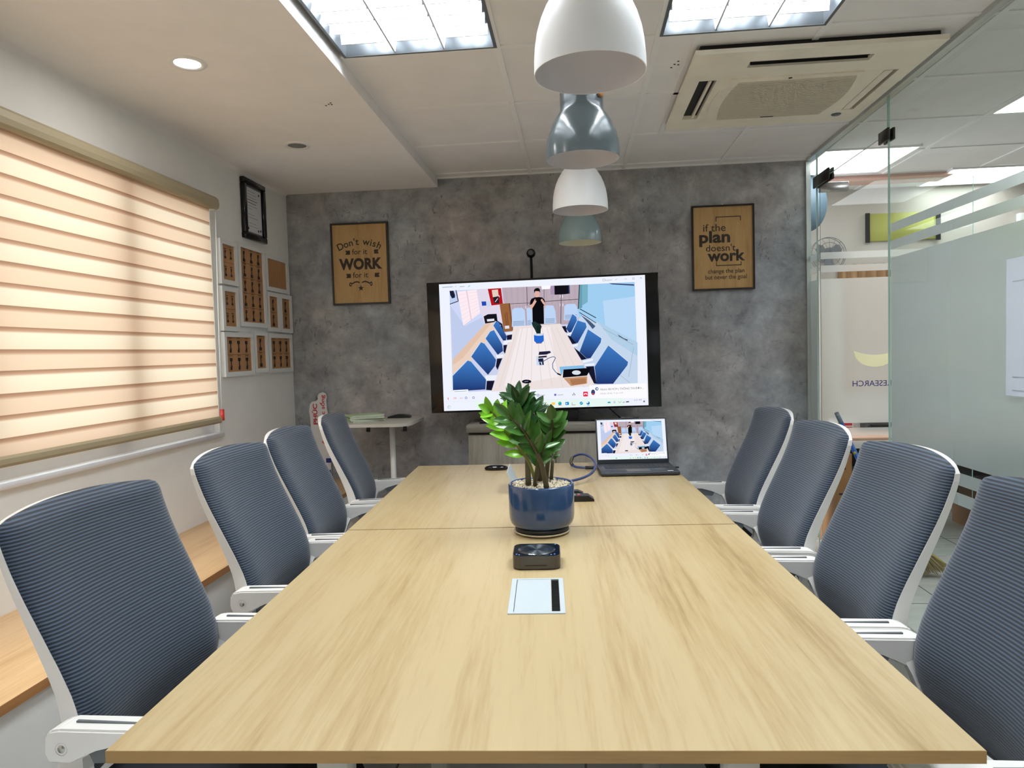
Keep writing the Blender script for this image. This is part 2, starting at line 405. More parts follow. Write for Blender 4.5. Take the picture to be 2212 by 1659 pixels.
for y in gy[1:-1]:
    for i in range(len(gx)-1): tg.box((gx[i]+0.0125, y-0.012, ZC), (gx[i+1]-0.0125, y+0.012, ZC+0.008))
tg.box((0.468, 2.6905, ZC), (0.49, 3.8665, ZC+0.008))
tg.box((-0.88, YB-0.02, ZC-0.002), (XR, YB-0.0005, ZC+0.006))
struct(tg.build('trim_1', M['tee']))
sf = MB(); sf.box((XL, Y0, ZS), (-0.88, YB, ZC+0.05))
R = 0.02
prev = None
for k in range(9):                     # coved corner between soffit and window wall
    a = PI/2*k/8; q = (XL+R-R*math.cos(a), ZS-R+R*math.sin(a))
    if prev:
        f = sf.bm.faces.new([sf.bm.verts.new(p) for p in ((prev[0], Y0, prev[1]), (q[0], Y0, q[1]), (q[0], YB, q[1]), (prev[0], YB, prev[1]))]); f.smooth = True
    prev = q
bmesh.ops.remove_doubles(sf.bm, verts=list(sf.bm.verts), dist=0.0001)
struct(sf.build('ceiling_soffit', M['ceil']))
for nm, pts in (('soffit', [(-1.043, 2.998, ZS), (-1.03, 2.985, ZS), (-1.06, 3.012, ZS), (-1.032, 3.005, ZS)]), ('tile', [(0.429, 2.958, ZC+0.006), (0.42, 2.99, ZC+0.006), (0.44, 2.93, ZC+0.006), (0.445, 2.965, ZC+0.006)])):
    mb = MB()
    for p in pts: mb.cyl((p[0], p[1], p[2]-0.0012), (p[0], p[1], p[2]+0.001), 0.0045, 8)
    o = struct(mb.build('trim_2', M['hole'])); o['label'] = 'screw holes in the ceiling '+nm

# window: sill, sash with mullion, panes
wf = bpy.data.objects.new('window_1', None); C.objects.link(wf); wf['kind'] = 'structure'
mb = MB(); mb.box((XL-0.14, WY0-0.03, WZ0-0.022), (XL+0.022, WY1+0.012, WZ0+0.002), 0.003, 1); mb.build('window_sill', M['sash'], wf)
mb = MB(); xs0, xs1 = XL-0.075, XL-0.03
mb.box((xs0, WY0, WZ0+0.002), (xs1, WY1, WZ0+0.058)); mb.box((xs0, WY0, WZ1-0.05), (xs1, WY1, WZ1))
mb.box((xs0, WY1-0.075, WZ0+0.058), (xs1, WY1, WZ1-0.05)); mb.box((xs0, WY0, WZ0+0.058), (xs1, WY0+0.07, WZ1-0.05))
for ym in (2.82, 2.02): mb.box((xs0-0.02, ym-0.05, WZ0+0.058), (xs1+0.014, ym+0.05, WZ1-0.05))
mb.build('window_frame', M['sash'], wf)
MB().box((XL-0.058, WY0+0.06, WZ0+0.05), (XL-0.054, WY1-0.07, WZ1-0.04)).build('window_pane', M['glass'], wf)

# glass partition with frosted film
bands = [(1.822, 1.862), (1.742, 1.783), (0.822, 1.702), (0.743, 0.793), (0.665, 0.713)]
def film(name, parent, fn, a, b, m='frost'):
    mb = MB()
    for z0, z1 in bands: mb.quad(fn(a, z0), fn(b, z0), fn(b, z1), fn(a, z1))
    return mb.build(name, M[m], parent)
def glass_sheet(name, a, b, parent=None):
    mb = MB(); mb.box(a, b)
    mb.bm.faces.ensure_lookup_table()
    dims = [b[k]-a[k] for k in range(3)]; thin = dims.index(min(dims))
    for f in mb.bm.faces:
        f.normal_update()
        if abs(f.normal[thin]) < 0.5: f.material_index = 1
    return mb.build(name, [M['glass'], M['glass_edge']], parent)
wr = bpy.data.objects.new('wall_right', None); C.objects.link(wr); wr['kind'] = 'structure'
glass_sheet('fixed_pane', (XR-0.005, Y0, 0.0), (XR+0.005, 3.443, ZC-0.012), wr)
film('frosted_film', wr, lambda y, z: (XR+0.0065, y, z), Y0, 3.441)
glass_sheet('transom_pane', (XR-0.005, 3.449, 2.282), (XR+0.005, 4.41, ZC-0.012), wr)
glass_sheet('side_pane', (XR-0.005, 4.416, 0.0), (XR+0.005, YB-0.012, ZC-0.012), wr)
film('frosted_film', wr, lambda y, z: (XR+0.0065, y, z), 4.418, YB-0.014)
mb = MB(); mb.box((XR-0.016, Y0, ZC-0.014), (XR+0.016, YB, ZC+0.006)); mb.box((XR-0.014, YB-0.016, 0), (XR+0.014, YB, ZC-0.014)); mb.box((XR-0.012, Y0, 0), (XR+0.012, 3.443, 0.012))
mb.build('channel_rail', M['alu'], wr)
for y0, y1, z0, z1 in ((3.415, 3.515, 2.245, 2.30), (4.18, 4.435, 2.25, 2.315)):
    mb = MB()
    for sx in (-1, 1): mb.box((XR+sx*0.006, y0, z0), (XR+sx*0.018, y1, z1), 0.002, 1)
    mb.build('patch_fitting', M['darksteel'], wr)
# glass door standing open, at right angles to the partition
DY = 4.405
dr = bpy.data.objects.new('door_1', None); C.objects.link(dr); dr['kind'] = 'structure'
glass_sheet('door_pane', (1.486, DY-0.005, 0.012), (2.36, DY+0.005, 2.275), dr)
film('frosted_film', dr, lambda x, z: (x, DY+0.0065, z), 1.487, 2.359, 'frost_warm')
mb = MB()
for sy in (-1, 1): mb.box((1.484, DY+sy*0.006, 2.222), (1.648, DY+sy*0.02, 2.276), 0.002, 1)
mb.build('patch_hinge', M['steel'], dr)
mb = MB(); put_text(mb, 'RESEARCH', lambda u, v: (u, DY-0.006, v), 1.667, 1.894, 1.046, 0.034, 0.003, mirror=True); mb.build('door_lettering', M['navy'], dr)
mb = MB()
us = np.linspace(-1, 1, 25)
mb.grid([[(1.80+0.125*u, DY-0.0062, 1.262-0.028*(1-u*u)) for u in us], [(1.80+0.125*u, DY-0.0062, 1.262-0.002-0.098*math.sqrt(max(0, 1-u*u))) for u in us]]); mb.build('door_logo', M['logo'], dr)

# ------------------------------------------------------------------ office beyond the glass
for k, (x0, y0, x1, y1, lb) in enumerate(((1.47, 4.37, 2.06, 4.97, 'square white light panel on office ceiling above the glass door'), (2.55, 5.0, 3.15, 5.5, 'white light panel on office ceiling near the lime board'), (2.13, 2.7, 2.73, 3.83, 'long white light panel on office ceiling at top right beyond the glass'), (3.4, 1.2, 4.0, 2.4, 'long white light panel on office ceiling deep beyond the frosted glass'))):
    t = thing('ceiling_light', lb, 'ceiling light', (0, 0, 0), group='office ceiling lights')
    x0 = max(x0, XR+0.03)
    mb = MB(); e = 0.012
    for a, b in (((x0, y0), (x1, y0+e)), ((x0, y1-e), (x1, y1)), ((x0, y0+e), (x0+e, y1-e)), ((x1-e, y0+e), (x1, y1-e))): mb.box((a[0], a[1], ZC-0.008), (b[0], b[1], ZC+0.004))
    mb.build('frame', M['tee'], t)
    MB().box((x0+e, y0+e, ZC-0.005), (x1-e, y1-e, ZC+0.002)).build('diffuser', M['office_glow'], t)
mb = MB(); mb.box((XR+0.03, 5.08, ZC-0.02), (2.6, 5.3, ZC-0.001)); struct(mb.build('trim_3', M['peach']))
t = thing('notice_board', 'lime green board between black side bars, high on office wall', 'board', (0, 0, 0))
MB().box((2.20, YO-0.02, 2.07), (2.72, YO-0.001, 2.275), 0.004, 1).build('panel', M['lime'], t)
for x in (2.193, 2.70):
    MB().box((x, YO-0.03, 2.06), (x+0.03, YO-0.02, 2.28)).build('side_bar', M['black'], t)
t = thing('wall_fan', 'grey wall fan in a wire cage seen through the glass door', 'fan', (1.895, YO, 1.975))
MB().lathe([(0.0, 0.0), (0.05, 0.0), (0.05, 0.10), (0.0, 0.10)], 20, M=Matrix.Rotation(PI/2, 4, 'X')).build('motor', M['fan_grey'], t)
for k in range(3):
    a = 2*PI*k/3+0.5; mb = MB()
    bl = [(0.03*math.cos(a-0.5), 0.03*math.sin(a-0.5))] + [(r*math.cos(a+d), r*math.sin(a+d)) for r, d in ((0.08, -0.45), (0.105, -0.2), (0.105, 0.2), (0.085, 0.45), (0.05, 0.6))] + [(0.03*math.cos(a+0.5), 0.03*math.sin(a+0.5))]
    mb.prism(bl, lambda u, v, w: (u, -0.11-w+0.15*u*math.sin(a), v), 0.003); mb.build('blade', M['fan_grey'], t)
mb = MB()
for r, yy in ((0.125, -0.115), (0.125, -0.075), (0.085, -0.13), (0.045, -0.135)):
    mb.tube([(r*math.cos(x), yy, r*math.sin(x)) for x in np.linspace(0, 2*PI, 33)], 0.0025, 5)
for k in range(16):
    a = 2*PI*k/16; mb.tube([(0.045*math.cos(a), -0.135, 0.045*math.sin(a)), (0.085*math.cos(a), -0.13, 0.085*math.sin(a)), (0.125*math.cos(a), -0.115, 0.125*math.sin(a)), (0.125*math.cos(a), -0.075, 0.125*math.sin(a))], 0.0012, 4)
mb.build('wire_cage', M['fan_grey'], t)
mb = MB(); P = []
for z in (0.95, 1.4, 1.9): P.append([(1.98+0.010*k, YO-0.05+0.018*math.sin(k*0.9)+0.008*math.sin(k*0.37), z) for k in range(60)])
mb.grid(P); tag(mb.build('curtain', M['curtain']), 'brown pleated curtain on the office wall behind the frosted door', 'curtain')
mb = MB(); P = []
mb.lathe([(0.0, 0.0), (0.16, 0.0), (0.16, 0.02), (0.0, 0.02)], 40, M=Matrix.Translation((1.60, 5.0, 2.27)) @ Matrix.Rotation(PI/2, 4, 'X') @ Matrix.Diagonal((0.8, 1.2, 1, 1)))
t = tag(mb.build('hanging_sign', M['blue_grey']), 'blue grey rounded hanging sign behind the door hinge', 'sign')
o = MB().cyl((1.60, 4.99, 2.45), (1.60, 4.99, ZC+0.0055), 0.004, 6); o = o.build('hanger', M['steel'], t)
# reception desk and what stands on it
t = thing('reception_desk', 'desk with salmon top and brown side behind the open glass door', 'desk', (0, 0, 0))
MB().box((1.72, 4.72, 0.655), (2.75, 5.3, 0.69), 0.006, 2).build('desk_top', M['salmon'], t)
MB().box((1.74, 4.76, 0.0), (1.78, 5.28, 0.655)).build('side_panel', M['boxbrown'], t)
MB().box((2.69, 4.76, 0.0), (2.73, 5.28, 0.655)).build('side_panel', M['boxbrown'], t)
MB().box((1.78, 5.2, 0.2), (2.69, 5.22, 0.655)).build('back_panel', M['black'], t)
MB().box((1.78, 4.78, 0.40), (2.69, 5.2, 0.42)).build('shelf', M['black'], t)
mb = MB().box((2.0, 5.0, 0.69), (2.3, 5.16, 0.75), 0.012, 2); tag(mb.build('desk_phone', M['black']), 'flat black device lying on the salmon desk top', 'device')
t = thing('gift_box', 'small white box with red stripes on the salmon desk', 'box', (1.80, 5.05, 0.69))
MB().box((-0.06, -0.05, 0), (0.10, 0.05, 0.09), 0.003, 1).build('carton', M['board_white'], t)
mb = MB()
for z in (0.02, 0.05): mb.box((-0.05, -0.0515, z), (0.09, -0.0505, z+0.018))
mb.build('red_band', M['red'], t)
mb = MB().lathe([(0, 0.0), (0.012, 0.002), (0.022, 0.012), (0.027, 0.027), (0.022, 0.042), (0.012, 0.052), (0, 0.054)], 20, c=(2.28, 4.85, 0.42)); tag(mb.build('tennis_ball', M['tee_green']), 'pale green ball on the shelf under the salmon desk top', 'ball')
t = thing('cardboard_box', 'tall brown cardboard box standing beside the desk, behind the broom', 'box', (0, 0, 0))
MB().box((1.60, 4.5, 0.0), (1.70, 4.98, 0.62), 0.004, 1).build('carton', M['boxbrown'], t)
for z in (0.30, 0.36, 0.52): MB().box((1.62, 4.4985, z), (1.66, 4.4995, z+0.012)).build('print_mark', M['print'], t)
t = thing('wall_speaker', 'small white box with a round black eye high on the office wall', 'speaker', (3.36, YO, 2.17))
MB().box((-0.09, -0.05, -0.06), (0.09, -0.001, 0.06), 0.005, 1).build('body', M['white'], t)
MB().lathe([(0, 0), (0.016, 0), (0.018, 0.003)], 16, M=Matrix.Translation((-0.035, -0.051, 0)) @ Matrix.Rotation(PI/2, 4, 'X')).build('eye', M['black'], t)
# broom leaning on the open door
t = thing('broom', 'straw broom with blue spotted handle leaning against the glass door', 'broom', (0, 0, 0))
a = Vector((1.566, 4.385, 0.89)); b = Vector((1.775, 4.03, 0.16)); d = (b-a).normalized()
mb = MB(); mb.tube([a+d*0.07, b], 0.0125, 12)
k = 0.10
while k < 0.62:
    c = a+d*k; mb.lathe([(0.0, -0.011), (0.007, -0.007), (0.010, 0), (0.007, 0.007), (0, 0.011)], 8, c=(c.x-0.006, c.y-0.008, c.z), mi=1); k += 0.055
mb.build('handle', [M['stick'], M['stick_dot']], t)
mb = MB(); mb.tube([a, a+d*0.075], [0.013, 0.0135], 12); mb.tube([a+d*0.015+Vector((-0.002, -0.0125, 0)), a+d*0.015+Vector((-0.002, -0.0135, -0.001))], 0.006, 10, mi=1)
mb.build('handle_cap', [M['blue_grey'], M['salmon']], t)
mb = MB(); b2 = b+Vector((0.07, 0.06, -0.14)); rng = random.Random(3)
for k in range(260):
    u = rng.uniform(-1, 1); v = rng.uniform(-1, 1)
    p0 = b+Vector((0.02*u+0.02, 0.02*v, 0.0)); p1 = b+Vector((0.17*u+0.10, 0.05*v-0.01, -0.145+0.03*abs(u)+rng.uniform(-0.006, 0.01))); pm = (p0+p1)/2+Vector((0.02*u, 0, 0.02))
    mb.tube([p0, pm, p1], [0.003, 0.0032, 0.0018], 4)
o = mb.build('straw_head', M['straw'], t)
mb = MB(); mb.tube([b-d*0.03, b+d*0.03], [0.022, 0.03], 14); mb.build('binding', M['stick'], t)
t = thing('dustpan', 'pink dustpan lying on the office floor beyond the glass', 'dustpan', (2.52, 4.40, 0), 0.3)
mb = MB(); mb.prism([(-0.14, -0.1), (0.14, -0.1), (0.10, 0.12), (-0.10, 0.12)], lambda u, v, w: (u, v, w+0.002), 0.05); mb.build('pan', M['pink'], t)
MB().box((-0.02, 0.12, 0.03), (0.02, 0.26, 0.05), 0.005, 2).build('handle', M['pink'], t)
t = thing('office_cabinet', 'low grey cabinet with black doors on the office floor beyond the frosted glass', 'cabinet', (0, 0, 0))
MB().box((3.3, 5.0, 0.0), (4.6, 5.5, 0.95), 0.005, 1).build('body', M['grey_plastic'], t)
for k in range(3): MB().box((3.32+0.43*k, 4.985, 0.05), (3.72+0.43*k, 5.0, 0.9)).build('door', M['black'], t)
mb = MB(); mb.box((2.80, 5.12, 0.0), (3.2, 5.5, 0.62), 0.01, 2); tag(mb.build('storage_crate', M['boxbrown']), 'brown storage crate on the office floor right of the salmon desk', 'box')

# ------------------------------------------------------------------ ceiling lights of the meeting room
def troffer(x, y0, label):
    t = thing('ceiling_light', label, 'ceiling light', (x, y0+0.6, ZC), group='louvred ceiling lights')
    mb = MB(); W2, L2, e = 0.2965, 0.5965, 0.012
    for a, b in (((-W2, -L2), (W2, -L2+e)), ((-W2, L2-e), (W2, L2)), ((-W2, -L2+e), (-W2+e, L2-e)), ((W2-e, -L2+e), (W2, L2-e))): mb.box((a[0], a[1], -0.002), (b[0], b[1], 0.012))
    mb.build('frame', M['grey_plastic'], t)
    mb = MB(); i = 0.284; j = 0.584
    mb.quad((-i, -j, 0.1), (i, -j, 0.1), (i, j, 0.1), (-i, j, 0.1))
    for a, b in (((-i, -j), (i, -j)), ((i, -j), (i, j)), ((i, j), (-i, j)), ((-i, j), (-i, -j))): mb.quad((a[0], a[1], 0.0), (b[0], b[1], 0.0), (b[0], b[1], 0.1), (a[0], a[1], 0.1))
    mb.build('housing', M['reflector'], t)
    mb = MB()
    for k in range(1, 3):
        xx = -i+2*i*k/3; mb.prism([(xx-0.012, 0.055), (xx+0.012, 0.055), (xx+0.003, 0.004), (xx-0.003, 0.004)], lambda u, v, w: (u, -j+0.001+w, v), 2*j-0.002)
    for k in range(1, 14):
        yy = -j+2*j*k/14
        for q in range(3):
            x0 = -i+2*i*q/3+0.01; x1 = -i+2*i*(q+1)/3-0.01
            mb.prism([(yy-0.010, 0.042), (yy+0.010, 0.042), (yy+0.002, 0.006), (yy-0.002, 0.006)], lambda u, v, w: (x0+w, u, v), x1-x0)
    mb.build('louvre', M['alu_bright'], t)
    for k in range(3):
        xx = -i+2*i*(k+0.5)/3
        MB().cyl((xx, -j+0.02, 0.07), (xx, j-0.02, 0.07), 0.013, 10).build('fluorescent_tube', M['tube_glow'], t)
    for k in range(3):
        ld = bpy.data.lights.new('troffer_light', 'AREA'); ld.shape = 'RECTANGLE'; ld.size = 0.075; ld.size_y = 1.14; ld.energy = TROFFER_W/3; ld.color = (0.89, 0.96, 1.0)
        lo = bpy.data.objects.new('troffer_light', ld); C.objects.link(lo); lo.parent = t; lo.location = (-i+2*i*(k+0.5)/3, 0, 0.096)
    return t
M['alu_bright'] = mat('bright_louvre', (226,230,234), 0.25, 0.3)
troffer(*TROFF[0], 'louvred ceiling light beside the plaster soffit edge')
troffer(*TROFF[1], 'louvred ceiling light next to the air conditioner')
troffer(*TROFF[2], 'added, unseen louvred ceiling light behind the camera on the window side')  # this fitting and the next are unseen, added to brighten the room
troffer(*TROFF[3], 'added, unseen louvred ceiling light behind the camera on the glass wall side')
for (x, y), on in (((-1.40, 2.504), True), ((-1.408, 3.542), False), ((-1.40, 1.46), True)):
    lb = {True: 'lit round downlight in the white soffit', False: 'unlit round downlight in the soffit near the far wall'}[on] if y > 2 else 'lit round downlight in the soffit above the near window end'
    t = thing('downlight', lb, 'downlight', (x, y, ZS), group='soffit downlights')
    MB().lathe([(0.046, -0.002), (0.05, -0.005), (0.066, -0.004), (0.069, 0.0)], 40).build('trim_ring', M['white'], t)
    MB().lathe([(0.0, -0.002 if on else -0.0006), (0.047, -0.002 if on else -0.0006)], 32).build('lens', M['down_glow'] if on else M['fan_grey'], t)
    if on:
        ld = bpy.data.lights.new('downlight_light', 'AREA'); ld.shape = 'DISK'; ld.size = 0.09; ld.energy = DOWN_W; ld.color = (1, 0.97, 0.93)
        lo = bpy.data.objects.new('downlight_light', ld); C.objects.link(lo); lo.parent = t; lo.location = (0, 0, -0.008)

# pendant lamps in a row over the table
def pendant(name, label, x, y, z, outer, inner, bell):
    t = thing(name, label, 'pendant lamp', (x, y, z), group='pendant lamps over the table')
    k = 0.25/0.25
    if bell: prof = [(0.125, 0), (0.1245, 0.03), (0.122, 0.06), (0.117, 0.09), (0.108, 0.12), (0.097, 0.145), (0.082, 0.17), (0.066, 0.19), (0.05, 0.202), (0.03, 0.208), (0.0, 0.21)]
    else: prof = [(0.125, 0), (0.1255, 0.03), (0.1235, 0.06), (0.117, 0.085), (0.106, 0.112), (0.092, 0.138), (0.080, 0.155), (0.0745, 0.168), (0.0735, 0.18), (0.0735, 0.225), (0.071, 0.232), (0.0, 0.233)]
    mb = MB(); mb.lathe(prof, 64, mi=0); mb.lathe([(max(r-0.002, 0), h-0.002 if r < 0.07 else h) for r, h in prof], 64, mi=1); mb.lathe([(0.125, 0), (0.123, 0)], 64, mi=0)
    mb.build('shade', [outer, inner], t, normals=False)
    top = prof[-1][1]
    mb = MB().lathe([(0.0, top), (0.02, top), (0.02, top+0.03), (0.012, top+0.045), (0.0, top+0.045)], 20); mb.build('collar', M['wood_knob'], t)
    if not bell:
        MB().lathe([(0, -0.004), (0.011, -0.002), (0.0125, 0.004), (0.011, 0.010), (0, 0.012)], 16, M=Matrix.Translation((0.060, -0.043, 0.205)) @ Matrix.Rotation(-0.62, 4, 'Z') @ Matrix.Rotation(PI/2, 4, 'Y')).build('wooden_knob', M['wood_knob'], t)
    MB().cyl((0, 0, top+0.045), (0, 0, ZC-z-0.02), 0.0035, 8).build('cord', M['black'], t)
    MB().lathe([(0.0, ZC-z-0.022), (0.045, ZC-z-0.022), (0.05, ZC-z-0.016), (0.05, ZC-z+0.0055)], 32).build('canopy', M['rose'], t)
    mb = MB().lathe([(0.0, 0.105), (0.016, 0.108), (0.024, 0.122), (0.023, 0.142), (0.014, 0.165), (0.012, 0.18), (0.012, top-0.01)], 20); mb.build('bulb', M['lamp_in'], t)
pendant('pendant_lamp', 'large white pendant lamp hanging nearest, cut by the top edge', 0.046, 1.604, 1.9306, M['lamp_white'], M['lamp_in'], True)
pendant('pendant_lamp', 'glossy dark grey pendant lamp with a narrow neck', 0.039, 2.43, 1.962, M['lamp_grey'], M['lamp_in'], False)
pendant('pendant_lamp', 'white pendant lamp hanging between the two grey ones', 0.035, 3.214, 1.945, M['lamp_white'], M['lamp_in'], True)
pendant('pendant_lamp', 'small blue grey pendant lamp with cream inside, nearest the television', 0.0375, 4.10, 1.934, M['lamp_grey_lit'], M['lamp_cream'], False)

# ------------------------------------------------------------------ ceiling cassette air conditioner
t = thing('air_conditioner', 'yellowed ceiling cassette air conditioner beside the glass wall', 'air conditioner', (0.945, 3.24, ZC))
MB().box((-0.44, -0.44, -0.018), (0.44, 0.44, 0.0055)).build('housing', M['ac_dark'], t)
H = 0.462
slots = [(-0.235, -0.365, 0.235, -0.305), (-0.402, -0.19, -0.33, 0.30), (0.345, -0.19, 0.402, 0.29)]
xs = sorted({-H, H} | {q for s_ in slots for q in (s_[0], s_[2])}); ys = sorted({-H, H} | {q for s_ in slots for q in (s_[1], s_[3])})
mb = MB()
for i in range(len(xs)-1):
    for j in range(len(ys)-1):
        cx, cy = (xs[i]+xs[i+1])/2, (ys[j]+ys[j+1])/2
        if any(s_[0] < cx < s_[2] and s_[1] < cy < s_[3] for s_ in slots): continue
        mb.box((xs[i], ys[j], -0.036), (xs[i+1], ys[j+1], -0.018))
mb.build('panel', M['ac'], t)
for k, s_ in enumerate(slots):
    mb = MB()
    if k == 0: mb.box((s_[0]+0.01, s_[3]-0.018, -0.032), (s_[2]-0.01, s_[3]-0.014, -0.02)); mb.box((s_[0]+0.01, s_[1]+0.02, -0.03), (s_[2]-0.01, s_[1]+0.023, -0.02))
    elif k == 1: mb.box((s_[2]-0.028, s_[1]+0.01, -0.035), (s_[2]-0.018, s_[3]-0.01, -0.022))
    else: mb.box((s_[0]+0.004, s_[1]+0.008, -0.036), (s_[2]-0.02, s_[3]-0.008, -0.03))
    mb.build('louvre', M['ac_dark'] if k == 0 else M['ac'], t)
gp = MB()     # bowed centre grille with fine ribs
out = [(-0.27, -0.20), (0.26, -0.20)] + [(0.26+0.055*math.sin(PI*q/10), -0.20+0.52*q/10) for q in range(1, 10)] + [(0.26, 0.32), (-0.27, 0.32)] + [(-0.27-0.035*math.sin(PI*q/10), 0.32-0.52*q/10) for q in range(1, 10)]
gp.prism(out, lambda u, v, w_: (u, v, -0.036-w_), 0.006); gp.build('intake_panel', M['ac'], t)
mb = MB()
for k in range(40):
    yy = -0.165+0.46*k/39
    mb.box((-0.235-0.02*math.sin(PI*k/39), yy, -0.0475), (0.245+0.03*math.sin(PI*k/39), yy+0.006, -0.042))
mb.build('intake_ribs', mat('ac_ribs', (216,207,188), 0.55), t)
mb = MB(); mb.box((-0.06, -0.197, -0.0435), (0.06, -0.180, -0.042)); mb.lathe([(0, -0.0445), (0.008, -0.0445), (0.008, -0.042)], 12, c=(-0.03, -0.188, 0), mi=1); mb.build('display_strip', [M['ac'], M['ac_dark']], t)
MB().lathe([(0, -0.040), (0.02, -0.040), (0.024, -0.036)], 20, c=(0.345, 0.35, 0)).build('emblem', M['grey_plastic'], t)
MB().box((-0.03, 0.285, -0.0485), (0.03, 0.294, -0.0475)).build('latch', M['ac_dark'], t)

# ------------------------------------------------------------------ window blind
t = thing('window_blind', 'peach striped roller blind lowered over the window', 'blind', (XL, 0, 0))
BY0, BY1 = 1.35, 3.473
mb = MB(); mb.prism([(0.0, 2.092), (0.075, 2.092), (0.088, 2.10), (0.092, 2.12), (0.088, 2.145), (0.075, 2.158), (0.0, 2.158)], lambda u, v, w_: (u, BY0-0.03+w_, v), BY1-BY0+0.065); mb.build('cassette', M['tan'], t)
mb = MB(); mb.grid([[(0.05+0.002*math.sin(k*0.7), BY0+(BY1-BY0)*k/30, z) for k in range(31)] for z in (1.005, 2.10)]); mb.build('fabric', M['blind'], t)
mb = MB(); mb.prism([(0.036, 0.985), (0.060, 0.985), (0.066, 0.995), (0.066, 1.012), (0.056, 1.02), (0.040, 1.02), (0.034, 1.01)], lambda u, v, w_: (u, BY0+w_, v), BY1-BY0+0.008); mb.build('bottom_rail', M['tan'], t)
mb = MB(); mb.tube([(0.05, BY1+0.07, 2.09), (0.03, BY1+0.085, 1.5), (0.02, BY1+0.095, 1.05)], 0.0025, 6); mb.build('pull_cord', M['white'], t)
mb = MB(); mb.tube([(0.02, BY1+0.098, 1.05), (0.02, BY1+0.098, 0.99)], 0.011, 10); mb.build('cord_tensioner', M['red_clear'], t)

# bench under the window
t = thing('window_bench', 'long oak topped bench boxed in along the window wall', 'bench', (0, 0, 0))
MB().box((XL, Y0, 0.462), (-1.415, YB, 0.487), 0.002, 1).build('bench_top', [M['bench']], t)
MB().box((-1.4155, Y0, 0.4615), (-1.4135, YB, 0.4875)).build('edge_band', M['bench_edge'], t)
MB().box((-1.45, Y0, 0.0), (-1.43, YB, 0.462)).build('front_panel', M['white_wall'], t)

# ------------------------------------------------------------------ pictures on the window wall
def wall_print(mb, y0, y1, z0, z1, rows, cols, flip):
    dy, dz = (y1-y0)/cols, (z1-z0)/rows
    for r in range(rows):
        if r: mb.quad((0.0135, y0, z0+r*dz-0.0007), (0.0135, y1, z0+r*dz-0.0007), (0.0135, y1, z0+r*dz+0.0007), (0.0135, y0, z0+r*dz+0.0007), mi=0)
        for c in range(cols):
            cy, cz = y0+(c+0.5)*dy, z0+(r+0.45)*dz
            s_ = min(dy, dz)*0.30
            P = [(-0.9, -1.2), (1.0, -1.2), (1.0, -0.6), (0.3, -0.5), (0.3, 0.5), (0.75, 0.6), (0.75, 1.2), (-0.5, 1.2), (-0.6, 0.4), (-0.3, 0.2), (-0.4, -0.5), (-0.9, -0.6)]
            if flip: P = [(-a, -b) for a, b in P]
            mb.bm.faces.new([mb.bm.verts.new((0.0135, cy+a*s_*0.6, cz+b*s_)) for a, b in P])
            for q in range(3): mb.quad(*[(0.0135, cy+(q-1)*s_*0.5+a*0.003, cz+s_*1.65+b*0.003) for a, b in ((-1, -1), (1, -1), (1, 1), (-1, 1))])
frames = [((3.630, 3.823, 1.727, 1.972), (2, 2), 0, 'narrow white frame beside the blind, topmost of the window side'),
          ((3.835, 4.175, 1.504, 1.984), (5, 3), 0, 'largest white frame with five rows of printed figures'),
          ((4.186, 4.525, 1.738, 1.966), (0, 0), 0, 'white frame holding plain blank cardboard'),
          ((3.630, 3.815, 1.472, 1.716), (2, 2), 0, 'narrow white frame just under the topmost window side frame'),
          ((4.189, 4.368, 1.484, 1.731), (2, 1), 0, 'narrow white frame touching the largest frame below the blank one'),
          ((4.374, 4.559, 1.481, 1.730), (2, 1), 0, 'narrow white frame against the concrete wall corner'),
          ((3.629, 3.976, 1.220, 1.466), (2, 3), 1, 'wide white frame at the bottom next to the blind'),
          ((3.986, 4.168, 1.231, 1.481), (2, 1), 0, 'narrow white frame between the two wide bottom frames'),
          ((4.186, 4.54, 1.224, 1.470), (2, 3), 1, 'wide white frame at the bottom next to the concrete wall')]
for (y0, y1, z0, z1), (r, c), fl, lb in frames:
    t = thing('picture_frame', lb, 'picture frame', (XL, 0, 0), group='white frames on the window wall')
    e = 0.026; mb = MB()
    for a, b in (((y0, z0), (y1, z0+e)), ((y0, z1-e), (y1, z1)), ((y0, z0+e), (y0+e, z1-e)), ((y1-e, z0+e), (y1, z1-e))): mb.box((0.0, a[0], a[1]), (0.022, b[0], b[1]))
    mb.build('frame', M['white_frame'], t)
    MB().box((0.002, y0+e, z0+e), (0.012, y1-e, z1-e)).build('cardboard_insert', M['card'], t)
    if r:
        mb = MB(); wall_print(mb, y0+e+0.008, y1-e-0.008, z0+e, z1-e, r, c, fl); mb.build('printed_figures', M['print'], t, normals=False)
t = thing('certificate', 'black framed certificate hanging above the white frames', 'certificate', (XL, 0, 0))
y0, y1, z0, z1, e = 3.927, 4.211, 2.022, 2.375, 0.034; mb = MB()
for a, b in (((y0, z0), (y1, z0+e)), ((y0, z1-e), (y1, z1)), ((y0, z0+e), (y0+e, z1-e)), ((y1-e, z0+e), (y1, z1-e))): mb.box((0, a[0], a[1]), (0.028, b[0], b[1]), 0.004, 1)
mb.build('frame', M['gloss_black'], t)
MB().box((0.002, y0+e, z0+e), (0.012, y1-e, z1-e)).build('mount', M['grey_plastic'], t)
MB().box((0.012, y0+e+0.012, z0+e+0.012), (0.013, y1-e-0.008, z1-e-0.012)).build('certificate_sheet', M['certpaper'], t)
mb = MB(); rng = random.Random(5)
for k in range(13):
    zz = z1-e-0.035-0.017*k
    if k in (7, 10): continue
    ln = rng.uniform(0.05, 0.13); th = 0.0035 if k in (3, 4) else 0.0018
    mb.quad((0.0135, y0+0.066, zz), (0.0135, y0+0.066+ln, zz), (0.0135, y0+0.066+ln, zz+th), (0.0135, y0+0.066, zz+th))
